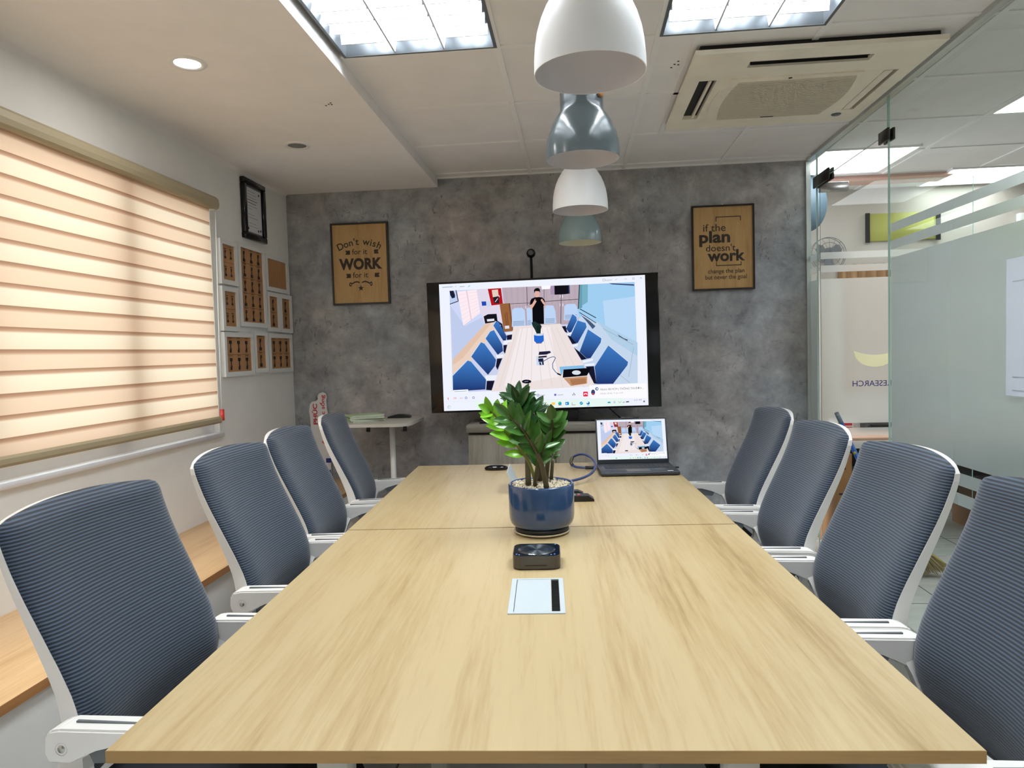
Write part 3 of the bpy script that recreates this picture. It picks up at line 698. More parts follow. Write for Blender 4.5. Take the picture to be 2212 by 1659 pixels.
for yy, zz in ((y1-0.07, z1-0.07), (y1-0.09, z0+0.065), (y1-0.06, z0+0.07), (y0+0.065, z0+0.065)): mb.lathe([(0, 0.0), (0.008, 0.0)], 12, M=Matrix.Translation((0.0136, yy, zz)) @ Matrix.Rotation(PI/2, 4, 'Y'))
mb.build('certificate_print', M['print'], t, normals=False)

# ------------------------------------------------------------------ motto boards on the far wall
def motto(label, x0, x1, z0, z1):
    t = thing('motto_board', label, 'sign', (0, YB, 0), group='plywood motto boards'); e = 0.011; mb = MB()
    for a, b in (((x0, z0), (x1, z0+e)), ((x0, z1-e), (x1, z1)), ((x0, z0+e), (x0+e, z1-e)), ((x1-e, z0+e), (x1, z1-e))): mb.box((a[0], -0.026, a[1]), (b[0], -0.0005, b[1]))
    mb.build('frame', M['ebony'], t)
    MB().box((x0+e, -0.018, z0+e), (x1-e, -0.002, z1-e)).build('plywood_panel', M['plywood'], t)
    mb = MB().cyl(((x0+x1)/2, -0.012, z1-0.002), ((x0+x1)/2, -0.012, z1+0.008), 0.006, 10); mb.build('hook', M['white'], t)
    fn = lambda u, v: (x0+u*(x1-x0), -0.0188, z0+v*(z1-z0))
    return t, fn
t, fn = motto('plywood motto board reading Don\'t wish for it WORK for it', -1.611, -1.222, 1.658, 2.199)
mb = MB()
asp = 0.389/0.541
s_ = "Don't wish"; n = len(s_)
adv = [0.085, 0.07, 0.068, 0.028, 0.045, 0.05, 0.098, 0.032, 0.062, 0.07]; tot = sum(adv); acc = 0
for ch, ad in zip(s_, adv):
    m_ = (acc+ad/2)/tot; acc += ad
    if ch == ' ': continue
    a = math.radians(58*(0.5-m_)); v, f = text_mesh(ch, 0.014)
    rad = 0.74; cx, cy = 0.5, 0.725-rad*asp*0.99
    cw = (max(q[0] for q in v)+min(q[0] for q in v))/2
    V = []
    for q in v:
        px, py = (q[0]-cw)*0.165, q[1]*0.165
        X_ = cx+(rad+py)*math.sin(-a)*1.0 + px*math.cos(a); Y_ = cy+((rad+py)*math.cos(a) + px*math.sin(a))*asp
        V.append(mb.bm.verts.new(fn(X_, Y_)))
    for q in f: mb.bm.faces.new([V[i] for i in q])
mb.build('lettering', M['letter'], t, normals=False)
for vb in (0.615, 0.33):
    mb = MB(); put_text(mb, 'for it', fn, 0.365, 0.63, vb, 0.066, 0.008)
    for u0, sg in ((0.245, 1), (0.75, -1)):
        u1 = u0+0.085
        pts = [(u0, vb), (u1, vb), (u1, vb+0.05), (u0, vb+0.05), (u0+0.02, vb+0.025)] if sg > 0 else [(u0, vb), (u1, vb), (u1-0.02, vb+0.025), (u1, vb+0.05), (u0, vb+0.05)]
        mb.bm.faces.new([mb.bm.verts.new(fn(*p)) for p in pts])
    mb.build('lettering', M['letter'], t, normals=False)
mb = MB(); put_text(mb, 'WORK', fn, 0.13, 0.885, 0.437, 0.132, 0.05, space=1.05); mb.build('lettering', M['letter'], t, normals=False)
mb = MB()
for sg in (-1, 1):
    pts = [(0.5+sg*(0.02+0.15*k/10), 0.268+0.012*math.sin(k*0.45)) for k in range(11)] + [(0.5+sg*(0.175+0.032*math.cos(a)*(1-q/14)), 0.245+0.026*math.sin(a)*(1-q/14)) for q, a in enumerate(np.linspace(1.6, -3.6, 12))]
    for (a0, b0), (a1, b1) in zip(pts, pts[1:]):
        dx, dy = a1-a0, b1-b0; L = math.hypot(dx, dy) or 1; ox, oy = -dy/L*0.008, dx/L*0.008
        mb.quad(fn(a0-ox, b0-oy), fn(a1-ox, b1-oy), fn(a1+ox, b1+oy), fn(a0+ox, b0+oy))
st = [(0.5+(0.055 if k % 2 == 0 else 0.022)*math.sin(2*PI*k/10), 0.20+(0.055 if k % 2 == 0 else 0.022)*asp*math.cos(2*PI*k/10)) for k in range(10)]
mb.build('scroll_ornament', M['letter'], t, normals=False)
mb = MB(); mb.bm.faces.new([mb.bm.verts.new(fn(*p)) for p in st]); mb.build('star', M['letter'], t, normals=False)
t, fn = motto('plywood motto board reading if the plan doesn\'t work', 0.751, 1.139, 1.669, 2.205)
mb = MB()
def bracket(v, dirn):
    for a, b in (((0.385, v), (0.79, v+0.010)), ((0.385, v), (0.398, v+dirn*0.045)), ((0.777, v), (0.79, v+dirn*0.045))):
        lo, hi = min(a[1], b[1]), max(a[1], b[1]); mb.quad(fn(a[0], lo), fn(b[0], lo), fn(b[0], hi), fn(a[0], hi))
bracket(0.855, -1); mb.build('bracket_line', M['letter'], t, normals=False)
mb = MB(); bracket(0.285, 1); mb.build('bracket_line', M['letter'], t, normals=False)
for tx, u0, u1, v0, hh, bo in (('if the', 0.185, 0.545, 0.695, 0.085, 0.004), ('plan', 0.12, 0.615, 0.565, 0.135, 0.032), ("doesn't", 0.225, 0.70, 0.46, 0.08, 0.004), ('work', 0.25, 0.85, 0.345, 0.13, 0.032), ('change the plan', 0.255, 0.835, 0.20, 0.05, 0.006), ('but never the goal', 0.21, 0.87, 0.13, 0.05, 0.006)):
    mb = MB(); put_text(mb, tx, fn, u0, u1, v0, hh, bo); mb.build('lettering', M['letter'], t, normals=False)

# ------------------------------------------------------------------ the call shown on the screens
A_TL, A_TR, A_BR, A_BL = (190, 375), (1987, 293), (2010, 1422), (243, 1475)
def homography():
    src = [A_TL, A_TR, A_BR, A_BL]; dst = [(0, 1), (1, 1), (1, 0), (0, 0)]; A = []; B = []
    for (x, y), (u, v) in zip(src, dst):
        A += [[x, y, 1, 0, 0, 0, -u*x, -u*y], [0, 0, 0, x, y, 1, -v*x, -v*y]]; B += [u, v]
    return np.append(np.linalg.solve(np.array(A, float), np.array(B, float)), 1).reshape(3, 3)
HG = homography()
def uv(x, y): q = HG @ np.array([x, y, 1.0]); return (float(q[0]/q[2]), float(q[1]/q[2]))
def ell(cx, cy, rx, ry, n=20): return [(cx+rx*math.cos(2*PI*k/n), cy+ry*math.sin(2*PI*k/n)) for k in range(n)]
def line(pts, wd):
    out = []
    for (a, b), (c, d) in zip(pts, pts[1:]):
        L = math.hypot(c-a, d-b) or 1; ox, oy = -(d-b)/L*wd/2, (c-a)/L*wd/2
        out.append([(a-ox, b-oy), (c-ox, d-oy), (c+ox, d+oy), (a+ox, b+oy)])
    return out
PICT = []
def sp(col, *polys):
    for p in polys: PICT.append((col, p))
WALLC, BL1, BL2, BL3 = (208,216,244), (62,122,196), (46,92,168), (30,50,108)
sp((238,242,253), [A_TL, A_TR, A_BR, A_BL])
sp((204,210,236), [(283,432), (1897,355), (1918,1232), (318,1318)])
sp((206,216,246), [(283,432), (520,418), (590,700), (318,1040)])
sp((192,204,236), [(290,560), (420,740), (590,650), (590,720), (318,1040)])
sp((252,236,242), [(352,440), (520,420), (553,625), (405,735)])
sp((228,200,216), *line([(432,428), (476,690)], 9)); 
for k in range(8): sp((240,212,226), *line([(358+7*k, 470+35*k), (524+4*k, 440+25*k)], 3))
sp((224,216,232), [(520,418), (625,412), (650,560), (735,545), (830,560), (830,740), (590,720), (560,620)])
sp((190,206,240), [(283,432), (338,428), (358,520), (287,546)]); sp((30,32,58), [(283,432), (318,430), (332,470), (330,492), (305,498), (290,470)], *line([(340,426), (360,522), (287,548)], 7))
sp((186,170,182), [(740,405), (1415,378), (1405,720), (820,745), (810,545), (760,540)])
for k in range(26): sp((174,158,172) if k % 2 else (196,181,192), *line([(750+25*k, 405-k), (755+25*k, 560-k)], 3))
for k in range(20): sp((170,156,172), *line([(840+28*k, 560-k*2), (842+28*k, 735-k)], 3))
sp((66,56,66), *line([(957,396), (962,560)], 5), *line([(1107,390), (1108,540)], 4), *line([(1258,384), (1254,720)], 5), *line([(815,545), (985,538)], 4), *line([(1110,525), (1405,505)], 5))
for x, y in ((948,575), (1248,555), (1272,555), (1250,480), (1270,480)): sp((236,236,242), *line([(x, y-12), (x, y+12)], 5))
sp((180,22,30), [(617,415), (732,408), (750,548), (650,560)]); sp((226,206,192), [(652,425), (706,420), (712,480), (662,488)]); sp((40,30,38), [(662,488), (712,478), (718,540), (676,542)]); sp((206,206,216), *line([(705,498), (682,530)], 7)); sp((236,224,226), *line([(715,470), (718,488)], 6))
sp((38,74,180), [(563,525), (603,524), (606,560), (568,563)]); sp((196,216,238), [(610,526), (638,524), (642,568), (612,570)])
sp((150,98,60), [(720,545), (800,540), (834,782), (760,792)]); sp((110,66,40), [(800,540), (812,540), (838,770), (834,782)]); sp((92,56,36), *line([(768,630), (782,730)], 4), *line([(784,620), (796,730)], 4)); sp((226,226,236), [(766,738), (804,735), (807,760), (769,763)])
sp((20,20,28), [(582,655), (620,636), (695,632), (704,700), (596,718)]); sp((226,226,232), [(610,680), (674,674), (676,694), (614,700)]); sp((40,36,60), [(700,690), (745,720), (760,790), (720,760)])
sp((234,208,190), [(596,720), (700,702), (735,735), (600,880), (430,1100), (316,1160), (316,1030)]); sp((226,194,172), [(596,720), (650,712), (400,1020), (316,1080), (316,1030)])
for c in ([(830,600), (852,582), (918,580), (940,602), (950,742), (828,745)], [(955,582), (1002,575), (1008,735), (962,740)], [(1110,566), (1140,558), (1188,560), (1206,604), (1215,715), (1110,722)], [(1285,565), (1308,548), (1378,545), (1394,572), (1410,655), (1372,690), (1280,688)]):
    sp((188,212,246), c); x0 = min(q[0] for q in c); x1 = max(q[0] for q in c); y1 = max(q[1] for q in c)
    for k in range(4): sp((126,140,172), *line([(x0+10, y1-12-11*k), (x1-14, y1-16-11*k)], 4))
sp((250,250,255), [(1085,390), (1166,386), (1160,416), (1088,419)]); sp((168,146,178), [(1165,388), (1200,386), (1200,466), (1165,463)]); sp((18,16,24), [(1198,387), (1330,382), (1333,456), (1290,462), (1200,466)]); sp((40,58,96), [(1318,383), (1330,382), (1333,456), (1322,458)])
sp((160,206,240), [(1415,378), (1897,355), (1918,1232), (1530,1232), (1400,600)]); sp((184,216,246), [(1620,520), (1900,480), (1912,900), (1640,740)]); sp((104,158,178), [(1415,378), (1440,377), (1440,580), (1410,590)]); sp((120,176,196), [(1440,377), (1490,375), (1488,530), (1440,560)]); sp((36,34,44), *line([(1416,378), (1406,590)], 7)); sp((60,66,110), [(1670,365), (1890,375), (1894,388), (1700,376)])
sp((196,214,236), [(1440,640), (1630,740), (1918,940), (1918,1232), (1530,1232), (1330,800)]); sp((176,206,230), [(1560,690), (1918,880), (1918,1000), (1700,860)])
sp((30,44,70), *line([(1420,590), (1560,668)], 7), *line([(1415,620), (1560,712)], 6)); sp((70,90,120), [(1425,640), (1500,690), (1555,740), (1530,765), (1470,690)])
for a in ([(1600,830), (1575,920), (1540,960)], [(1885,920), (1840,1180)], [(1620,760), (1880,900)], [(1700,1110), (1850,1230)]): sp((140,160,184), *line(a, 3))
sp((52,66,92), [(1745,810), (1800,845), (1835,858), (1830,868), (1760,830)])
sp((236,224,222), [(848,742), (1250,718), (1545,1240), (1500,1262), (650,1308)]); sp((242,234,236), [(900,760), (1160,744), (1230,1180), (760,1260)])
for k in range(9): sp((228,212,206), *line([(880+42*k, 750), (720+92*k, 1270)], 5))
def sc(pad, dark, arm, under):
    sp((206,222,246), [(x+(-7 if pad[0][0] < 1000 else 7), y-3) for x, y in pad]); ys_ = [q[1] for q in pad]; y0_, y1_ = min(ys_), max(ys_); sp([tuple(BL1[c]+(BL3[c]-BL1[c])*((q[1]-y0_)/(y1_-y0_))**1.6 for c in range(3)) for q in pad], pad)
    if under: sp((24,24,48), under)
    sp((236,240,250), *arm)
sc([(667,735), (690,698), (714,706), (785,830), (776,866), (755,868)], [(755,868), (740,832), (785,832), (776,866)], [[(755,866), (832,860), (828,874), (762,884)], [(778,798), (835,792), (832,806), (782,808)]], [(785,820), (832,812), (826,856), (785,860)])
sc([(600,848), (640,787), (672,774), (745,900), (752,955), (706,988)], [(706,988), (700,930), (748,905), (752,955)], [[(705,992), (760,985), (756,1012), (705,1014)], [(750,882), (798,874), (790,898), (755,900)]], [(755,905), (788,902), (770,980), (756,960)])
sc([(476,1005), (560,880), (590,892), (692,1032), (682,1085), (622,1162)], [(622,1162), (620,1080), (690,1034), (682,1085)], [[(598,1168), (700,1164), (690,1210), (604,1214)], [(690,992), (752,984), (745,1014), (700,1020)]], [(700,1022), (746,1018), (705,1120), (690,1090)])
sc([(316,1172), (446,1038), (474,1048), (606,1204), (600,1288), (320,1306)], [(600,1288), (470,1296), (560,1180), (606,1204)], [], [(612,1214), (680,1212), (655,1296), (606,1292)])
sc([(1300,762), (1356,634), (1390,660), (1394,692), (1346,790), (1326,796)], [(1326,796), (1302,764), (1345,760), (1346,790)], [[(1300,808), (1345,794), (1350,806), (1312,818)]], [(1262,742), (1296,738), (1302,764), (1312,800), (1290,790)])
sc([(1336,832), (1400,690), (1470,712), (1478,748), (1402,884), (1386,890)], [(1386,890), (1336,834), (1400,820), (1402,884)], [[(1350,906), (1404,892), (1396,914), (1362,918)]], [(1312,822), (1338,828), (1388,890), (1352,896)])
sc([(1416,962), (1490,768), (1606,846), (1600,882), (1512,1016), (1480,1022)], [(1480,1022), (1416,964), (1500,930), (1512,1016)], [[(1438,1042), (1530,1020), (1532,1038), (1448,1060)]], [(1366,924), (1414,962), (1480,1024), (1432,1034)])
sc([(1546,1092), (1666,908), (1836,1050), (1830,1078), (1706,1238), (1562,1240)], [(1706,1238), (1562,1240), (1546,1096), (1640,1120)], [[(1455,1070), (1546,1060), (1542,1082), (1468,1086)]], [(1470,1090), (1540,1086), (1562,1238), (1540,1236)])
# the man in black taking the photo
sp((12,12,16), [(1000,500), (1040,484), (1094,490), (1112,510), (1120,545), (1104,562), (1108,720), (1010,724), (1006,564), (984,556), (988,520)])
sp((226,176,160), [(984,556), (1004,548), (1030,502), (1044,512), (1040,530), (1002,592), (990,588)], [(1120,552), (1104,552), (1078,512), (1090,500), (1118,540), (1122,584), (1110,586)], ell(1047, 462, 21, 30), [(1036,485), (1060,485), (1062,498), (1034,498)])
sp((18,14,16), [(1022,452), (1020,425), (1034,410), (1056,406), (1072,418), (1074,450), (1066,436), (1032,434)], [(1030,490), (1066,486), (1068,514), (1034,520)])
sp((30,52,44), [(1000,708), (1030,698), (1048,712), (1075,722), (1088,742), (1080,770), (1078,806), (1044,806), (1028,770), (1008,738)]); sp((22,38,34), [(1040,740), (1078,735), (1074,800), (1050,800)])
sp((38,104,206), [(1020,818), (1104,806), (1106,868), (1086,886), (1042,888), (1022,868)]); sp((206,216,232), ell(1062, 814, 42, 10)); sp((170,110,90), *line([(1040,890), (1088,888)], 5))
sp((34,34,62), [(1066,962), (1160,955), (1169,970), (1130,986), (1060,990)], [(1060,1002), (1130,995), (1132,1010), (1058,1016)]); sp((200,216,240), [(1040,1000), (1056,1000), (1062,1078), (1044,1080)]); sp((196,212,236), [(1056,1020), (1104,1016), (1108,1076), (1062,1080)]); sp((26,30,58), [(1058,1022), (1100,1018), (1104,1050), (1060,1050)], [(1066,1054), (1104,1050), (1106,1076), (1072,1078)]); sp((180,200,236), [(1078,1052), (1090,1050), (1094,1076), (1084,1074)])
sp((70,92,140), *line([(1104,1044), (1150,1016), (1190,1004), (1208,1014), (1182,1066), (1184,1105), (1210,1140), (1246,1162)], 6)); sp((16,16,24), *line([(1222,1150), (1256,1164)], 12))
sp((196,148,112), [(1278,1190), (1482,1174), (1480,1236), (1340,1258)]); sp((172,120,84), [(1330,1200), (1470,1190), (1472,1236), (1350,1250)])
sp((134,190,232), [(1242,1092), (1450,1078), (1462,1104), (1276,1116), (1264,1160), (1252,1160)]); sp((12,12,18), [(1276,1116), (1516,1100), (1480,1168), (1270,1186)]); sp((216,226,238), ell(1388, 1142, 38, 19))
sp((20,20,30), ell(957, 1220, 41, 17)); sp((150,160,186), *line([(938,1222), (970,1217)], 5))
sp((246,248,254), [(318,1295), (450,1288), (452,1312), (320,1320)]); sp((140,150,176), *line([(330,1308), (440,1302)], 4))
# window bars
sp((226,234,250), *line([(240,1395), (2003,1357)], 3)); sp((230,246,240), [(500,1390), (1800,1363), (1804,1427), (520,1466)])
sp((252,250,253), [(1500,1250), (1992,1235), (1997,1360), (1510,1366)])
sp((150,140,226), ell(433, 1361, 11, 11), ell(497, 1359, 11, 11)); sp((238,242,253), ell(433, 1361, 6, 6), ell(497, 1359, 6, 6)); sp((236,96,96), *line([(277,1358), (279,1378)], 6)); sp((196,206,216), ell(287, 1440, 14, 14)); sp((236,242,248), ell(289, 1441, 9, 9))
sp((226,50,84), [(x+1467, y+1327) for x, y in rrect(42, 42, 8)]); sp((252,246,250), [(1452,1334), (1452,1326), (1462,1320), (1474,1320), (1483,1326), (1483,1334), (1476,1332), (1474,1327), (1462,1327), (1459,1333)])
sp((96,100,140), *line([(1046,1330), (1064,1330), (1064,1344), (1046,1345), (1046,1330)], 4)); sp((120,110,190), ell(1205, 1334, 10, 10)); sp((170,176,196), *line([(1072,1339), (1116,1337)], 5), *line([(1222,1336), (1275,1333)], 5)); sp((110,116,130), ell(1358, 1334, 5, 5), ell(1374, 1332, 5, 5), ell(1366, 1322, 5, 5))
sp((34,34,40), *line([(1050,1410), (1050,1430), (1072,1430)], 6)); sp((60,190,180), ell(1120, 1412, 10, 10)); sp((232,70,150), ell(1132, 1418, 8, 8)); sp((250,252,250), ell(1126, 1415, 5, 5))
sp((248,206,100), [(1172,1400), (1202,1398), (1204,1420), (1174,1422)]); sp((20,160,190), ell(1245, 1408, 15, 15)); sp((60,200,140), ell(1240, 1402, 8, 8)); sp((236,90,60), *line([(1232,1424), (1262,1422)], 4)); sp((24,140,206), [(1292,1396), (1322,1394), (1324,1420), (1294,1422)]); sp((250,252,255), ell(1304, 1409, 5, 5))
sp((70,70,84), *line([(1352,1400), (1350,1422), (1380,1420)], 3)); sp((20,150,200), ell(1430, 1406, 14, 14)); sp((150,226,230), *line([(1422,1412), (1438,1398)], 5)); sp((14,120,190), ell(1489, 1405, 14, 14)); sp((230,246,244), ell(1484, 1399, 7, 7)); sp((80,170,220), *line([(1478,1428), (1504,1426)], 4))
sp((20,150,200), [(1658,1394), (1682,1393), (1682,1404), (1658,1405)]); sp((120,150,200), ell(1716, 1396, 8, 8)); sp((230,244,246), ell(1716, 1396, 5, 5)); sp((150,160,176), *line([(1748,1390), (1762,1402), (1776,1388)], 3), *line([(1786,1398), (1806,1396)], 6)); sp((30,30,36), *line([(1816,1395), (1842,1392)], 8)); sp((120,120,136), ell(1972, 1390, 8, 8)); sp((34,180,214), [(684,1412), (708,1411), (709,1440), (685,1442)])
sp((56,70,120), ell(1532, 1312, 17, 24)); sp((206,70,90), ell(1530, 1326, 9, 8)); sp((54,96,150), ell(1565, 1282, 14, 14)); sp((226,240,250), [(1560,1276), (1574,1276), (1574,1288), (1560,1288)])
sp((150,176,180), *line([(220,402), (312,396)], 6), *line([(330,400), (342,390)], 3), *line([(372,396), (414,393)], 5)); sp((80,216,170), *line([(446,398), (452,390), (464,388)], 6)); sp((160,166,190), *line([(1620,330), (1640,329), (1641,346), (1620,347), (1620,330)], 3), *line([(1728,340), (1744,326)], 3), *line([(1808,330), (1830,328)], 3), *line([(1878,318), (1893,317), (1894,332), (1879,333), (1878,318)], 3), *line([(1945,314), (1958,326)], 3), *line([(1945,326), (1958,314)], 3))
TEXTS = [('Nhóm 08 HCM ( THÔNG TIN ĐƠN ...', (1596,1296), (1972,1282), 22, (118,120,134)), ('Nhận được 3 tin mới', (1596,1330), (1790,1322), 16, (178,182,194)), ('Layout', (1646,347), (1700,343), 16, (160,166,190)), ('3:31 PM', (1886,1386), (1952,1383), 14, (150,150,170)), ('ON', (324,1372), (350,1371), 16, (236,96,96)), ('+1', (378,1372), (400,1371), 16, (236,96,96))]
def screen_mesh(name, parent, fn):
    """fn(u, v, lift) -> point; one flat picture"""
    bm = bmesh.new(); cols = []; lift = 0.0
    def add(pts, col):
        try: bm.faces.new([bm.verts.new(p) for p in pts]); cols.append(col)
        except ValueError: pass
    for k, (col, poly) in enumerate(PICT): add([fn(*uv(*p), 1e-5*k) for p in poly], col)
    k = len(PICT)
    for s_, a, b, h, col in TEXTS:
        v, f = text_mesh(s_); x0 = min(q[0] for q in v); x1 = max(q[0] for q in v); hy = h/max(q[1] for q in v)
        for t_ in f:
            add([fn(*uv(a[0]+(b[0]-a[0])*(v[i][0]-x0)/(x1-x0), a[1]+(b[1]-a[1])*(v[i][0]-x0)/(x1-x0)-v[i][1]*hy), 1e-5*(k+1)) for i in t_], col)
    me = bpy.data.meshes.new(name); bm.to_mesh(me); bm.free()
    ca = me.color_attributes.new('picture', 'FLOAT_COLOR', 'CORNER')
    for p, c in zip(me.polygons, cols):
        for n_, li in enumerate(p.loop_indices): ca.data[li].color = lin(c[n_] if isinstance(c, list) else c)
    me.materials.append(M['screen'])
    o = bpy.data.objects.new(name, me); C.objects.link(o); o.parent = parent; return o

# television
tv = thing('television', 'large black television showing a video call on the grey cabinet', 'television', (-0.2025, 4.30, 0.0))
zc = 1.356
o = MB().box((-0.7115, 0.0, -0.407), (0.7115, 0.045, 0.407), 0.004, 2).build('panel', M['gloss_black'], tv, (0, 0, zc), (0, -0.0084, 0))
MB().box((-0.45, 0.045, -0.33), (0.45, 0.075, 0.15), 0.01, 2).build('rear_housing', M['black'], tv, (0, 0, zc), (0, -0.0084, 0))
o = screen_mesh('screen', tv, lambda u, v, l: (-0.632+1.264*u, -0.0008-l*0.6, -0.3955+0.79*v)); o.location = (0, 0, zc); o.rotation_euler = (0, -0.0084, 0)
MB().box((-0.21, 0.018, 0.884), (0.21, 0.05, 0.96), 0.006, 2).build('stand_neck', M['black'], tv)
mb = MB(); pts = [(-0.40+0.80*k/24, 0.04-0.075*(abs(-0.40+0.80*k/24)/0.40)**1.6) for k in range(25)]
P0 = [(x, y-0.028*(1-0.55*(abs(x)/0.4)), 0.8752) for x, y in pts]; P1 = [(x, y+0.028*(1-0.4*(abs(x)/0.4)), 0.8752) for x, y in pts]
up = [(x, y, 0.887) for x, y, z in P0]; up1 = [(x, y, 0.887) for x, y, z in P1]
mb.grid([P0, up, up1, P1, P0], smooth=False); mb.build('stand_base', M['gloss_black'], tv)
# webcam on a stalk behind the TV
t = thing('webcam', 'black ball webcam on a thin stalk rising above the television', 'webcam', (-0.27, 4.465, 0.0))
MB().lathe([(0, 0.876), (0.06, 0.876), (0.06, 0.884), (0.012, 0.89), (0, 0.89)], 24).build('base', M['black'], t)
MB().tube([(0, 0, 0.888), (0.004, 0, 1.4), (0, 0, 1.905)], 0.009, 12).build('stalk', M['black'], t)
MB().lathe([(0, -0.03), (0.012, -0.028), (0.024, -0.018), (0.03, 0), (0.024, 0.018), (0.012, 0.028), (0, 0.03)], 24, c=(0, -0.004, 1.935)).build('camera_head', M['gloss_black'], t)
MB().lathe([(0, 0.0), (0.014, 0.001), (0.017, 0.006)], 20, M=Matrix.Translation((0, -0.036, 1.935)) @ Matrix.Rotation(PI/2, 4, 'X')).build('lens_ring', M['grey_plastic'], t)
mb = MB().tube([(0.16, 4.36, 0.98), (0.20, 4.40, 0.945), (0.245, 4.44, 0.90), (0.27, 4.46, 0.878)], 0.004, 8); tag(mb.build('power_cable', M['black']), 'thin black cable hanging from the television down to the cabinet', 'cable')
# low cabinet
t = thing('low_cabinet', 'grey oak low cabinet under the television', 'cabinet', (0, 0, 0))
MB().box((-0.676, 4.178, 0.829), (0.40, YB-0.02, 0.875), 0.002, 1).build('cabinet_top', M['greyoak_top'], t)
MB().box((-0.668, 4.222, 0.0), (0.392, YB-0.025, 0.829)).build('body', mat('cabinet_recess', (84,78,70), 0.6), t)
for x0, x1 in ((-0.668, -0.139), (-0.135, 0.392)):
    d_ = MB().box((x0, 4.204, 0.06), (x1, 4.222, 0.812), 0.0015, 1).build('door', M['greyoak'], t)
# small side table with booklets
t = thing('side_table', 'small white flip-top table standing in the corner by the far wall', 'table', (-1.225, 4.30, 0))
mb = MB(); mb.prism([(x, y) for x, y in rrect(0.45, 0.50, 0.09, 8)], lambda u, v, w_: (u, v, 0.887+w_), 0.018); mb.build('table_top', mat('cream_laminate', (206,202,190), 0.4), t)
MB().box((-0.10, -0.03, 0.862), (0.17, 0.01, 0.887), 0.003, 1).build('crossbar', M['white'], t)
MB().cyl((0.06, -0.01, 0.05), (0.06, -0.01, 0.862), 0.0175, 20).build('column', M['white'], t)
MB().box((-0.18, -0.2, 0.0), (0.2, 0.2, 0.05), 0.02, 3).build('base', M['white'], t)
for x in (-0.085, 0.15):
    mb = MB(); mb.box((x-0.010, -0.045, 0.850), (x+0.010, -0.03, 0.887)); mb.tube([(x, -0.04, 0.852), (x, -0.04, 0.838)], 0.013, 10); mb.build('clamp', M['black'], t)
rng = random.Random(11)
for k in range(6):
    z = 0.905+0.0068*k
    mb = MB(); wv = 0.0
    mb.box((-0.105, -0.075, 0), (0.105, 0.075, 0.0066), mi=0); mb.box((-0.1048, -0.0755, 0.0008), (0.1055, 0.0748, 0.0058), mi=1)
    ordinal = ['lowest', 'second from the bottom', 'third from the bottom', 'third from the top', 'second from the top', 'topmost'][k]
    o = mb.build('booklet', [M['green_paper'], M['page']], None, (-1.33+rng.uniform(-0.014, 0.014), 4.29+rng.uniform(-0.012, 0.012), z), (0, 0, 0.42+rng.uniform(-0.22, 0.22)))
    tag(o, 'pale green booklet, %s of the stack on the white side table' % ordinal, 'booklet', 'green booklets on the side table')
mb = MB(); mb.prism([(-0.075, 0), (0.075, 0), (0.07, 0.014), (0.03, 0.022), (-0.01, 0.024), (-0.07, 0.010)], lambda u, v, w_: (u, w_, v), 0.06)
o = mb.build('stapler', M['black'], None, (-1.155, 4.42, 0.905), (0, 0, 0.05)); tag(o, 'flat black stapler lying beside the green booklets', 'stapler')
# cut-out slogan board standing on the bench end
t = thing('slogan_board', 'white cut-out board with red Vietnamese slogan set sideways', 'sign', (0, YB-0.03, 0))
pf = lambda px, py: (-1.806+(px-660)*0.0031, 1.013-(py-870)*0.0031)       # board plane
edge = [(664,998), (663,926), (662,902), (660,890), (662,880), (663,874), (668,869), (677,868), (681,864), (681,856), (685,851), (692,849), (699,852), (701,860), (699,868), (700,885), (702,898), (700,912), (701,945), (703,955), (700,966), (702,985), (704,1000)]
fb = lambda px, py, w_=0: (pf(px, py)[0], w_, pf(px, py)[1])
bot = pf(0, 1000)[1]
edge2 = [pf(*q) for q in edge]
edge2 = [(edge2[0][0], 0.4875)] + edge2 + [(edge2[-1][0], 0.4875)]
mb = MB(); mb.prism(edge2, lambda u, v, w_: (u, w_, v), 0.012); mb.build('foam_board', M['board_white'], t)
mb = MB()
vert = lambda xbase: (lambda u, v: (pf(xbase, 0)[0]-v, -0.001, u))     # text runs upwards, letter tops to the left
put_text(mb, 'PHÚC', vert(678.5), pf(0, 919)[1], pf(0, 874)[1], 0.0, 0.036, 0.03)
put_text(mb, 'ệc và cuộc sống', vert(695.5), pf(0, 962)[1], pf(0, 855)[1], 0.0, 0.033, 0.022)
mb.build('slogan_lettering', M['red'], t, normals=False)
mb = MB(); mb.box((-1.70, -0.0012, 0.60), (-1.665, -0.0004, 0.63)); mb.box((-1.72, -0.0012, 0.52), (-1.67, -0.0004, 0.55)); mb.build('navy_print', M['navy'], t)
mb = MB(); mb.box((XR-0.0065, 2.16, 1.118), (XR-0.0055, 2.535, 1.58)); t = tag(mb.build('poster', mat('pale_blue_paper', (206,214,226), 0.6)), 'pale blue paper poster stuck on the frosted glass wall', 'poster')
for z in (1.18, 1.135, 1.50): MB().box((XR-0.0072, 2.3, z), (XR-0.0066, 2.50, z+0.004)).build('faint_print', mat('faint_ink', (170,178,190), 0.7), t)

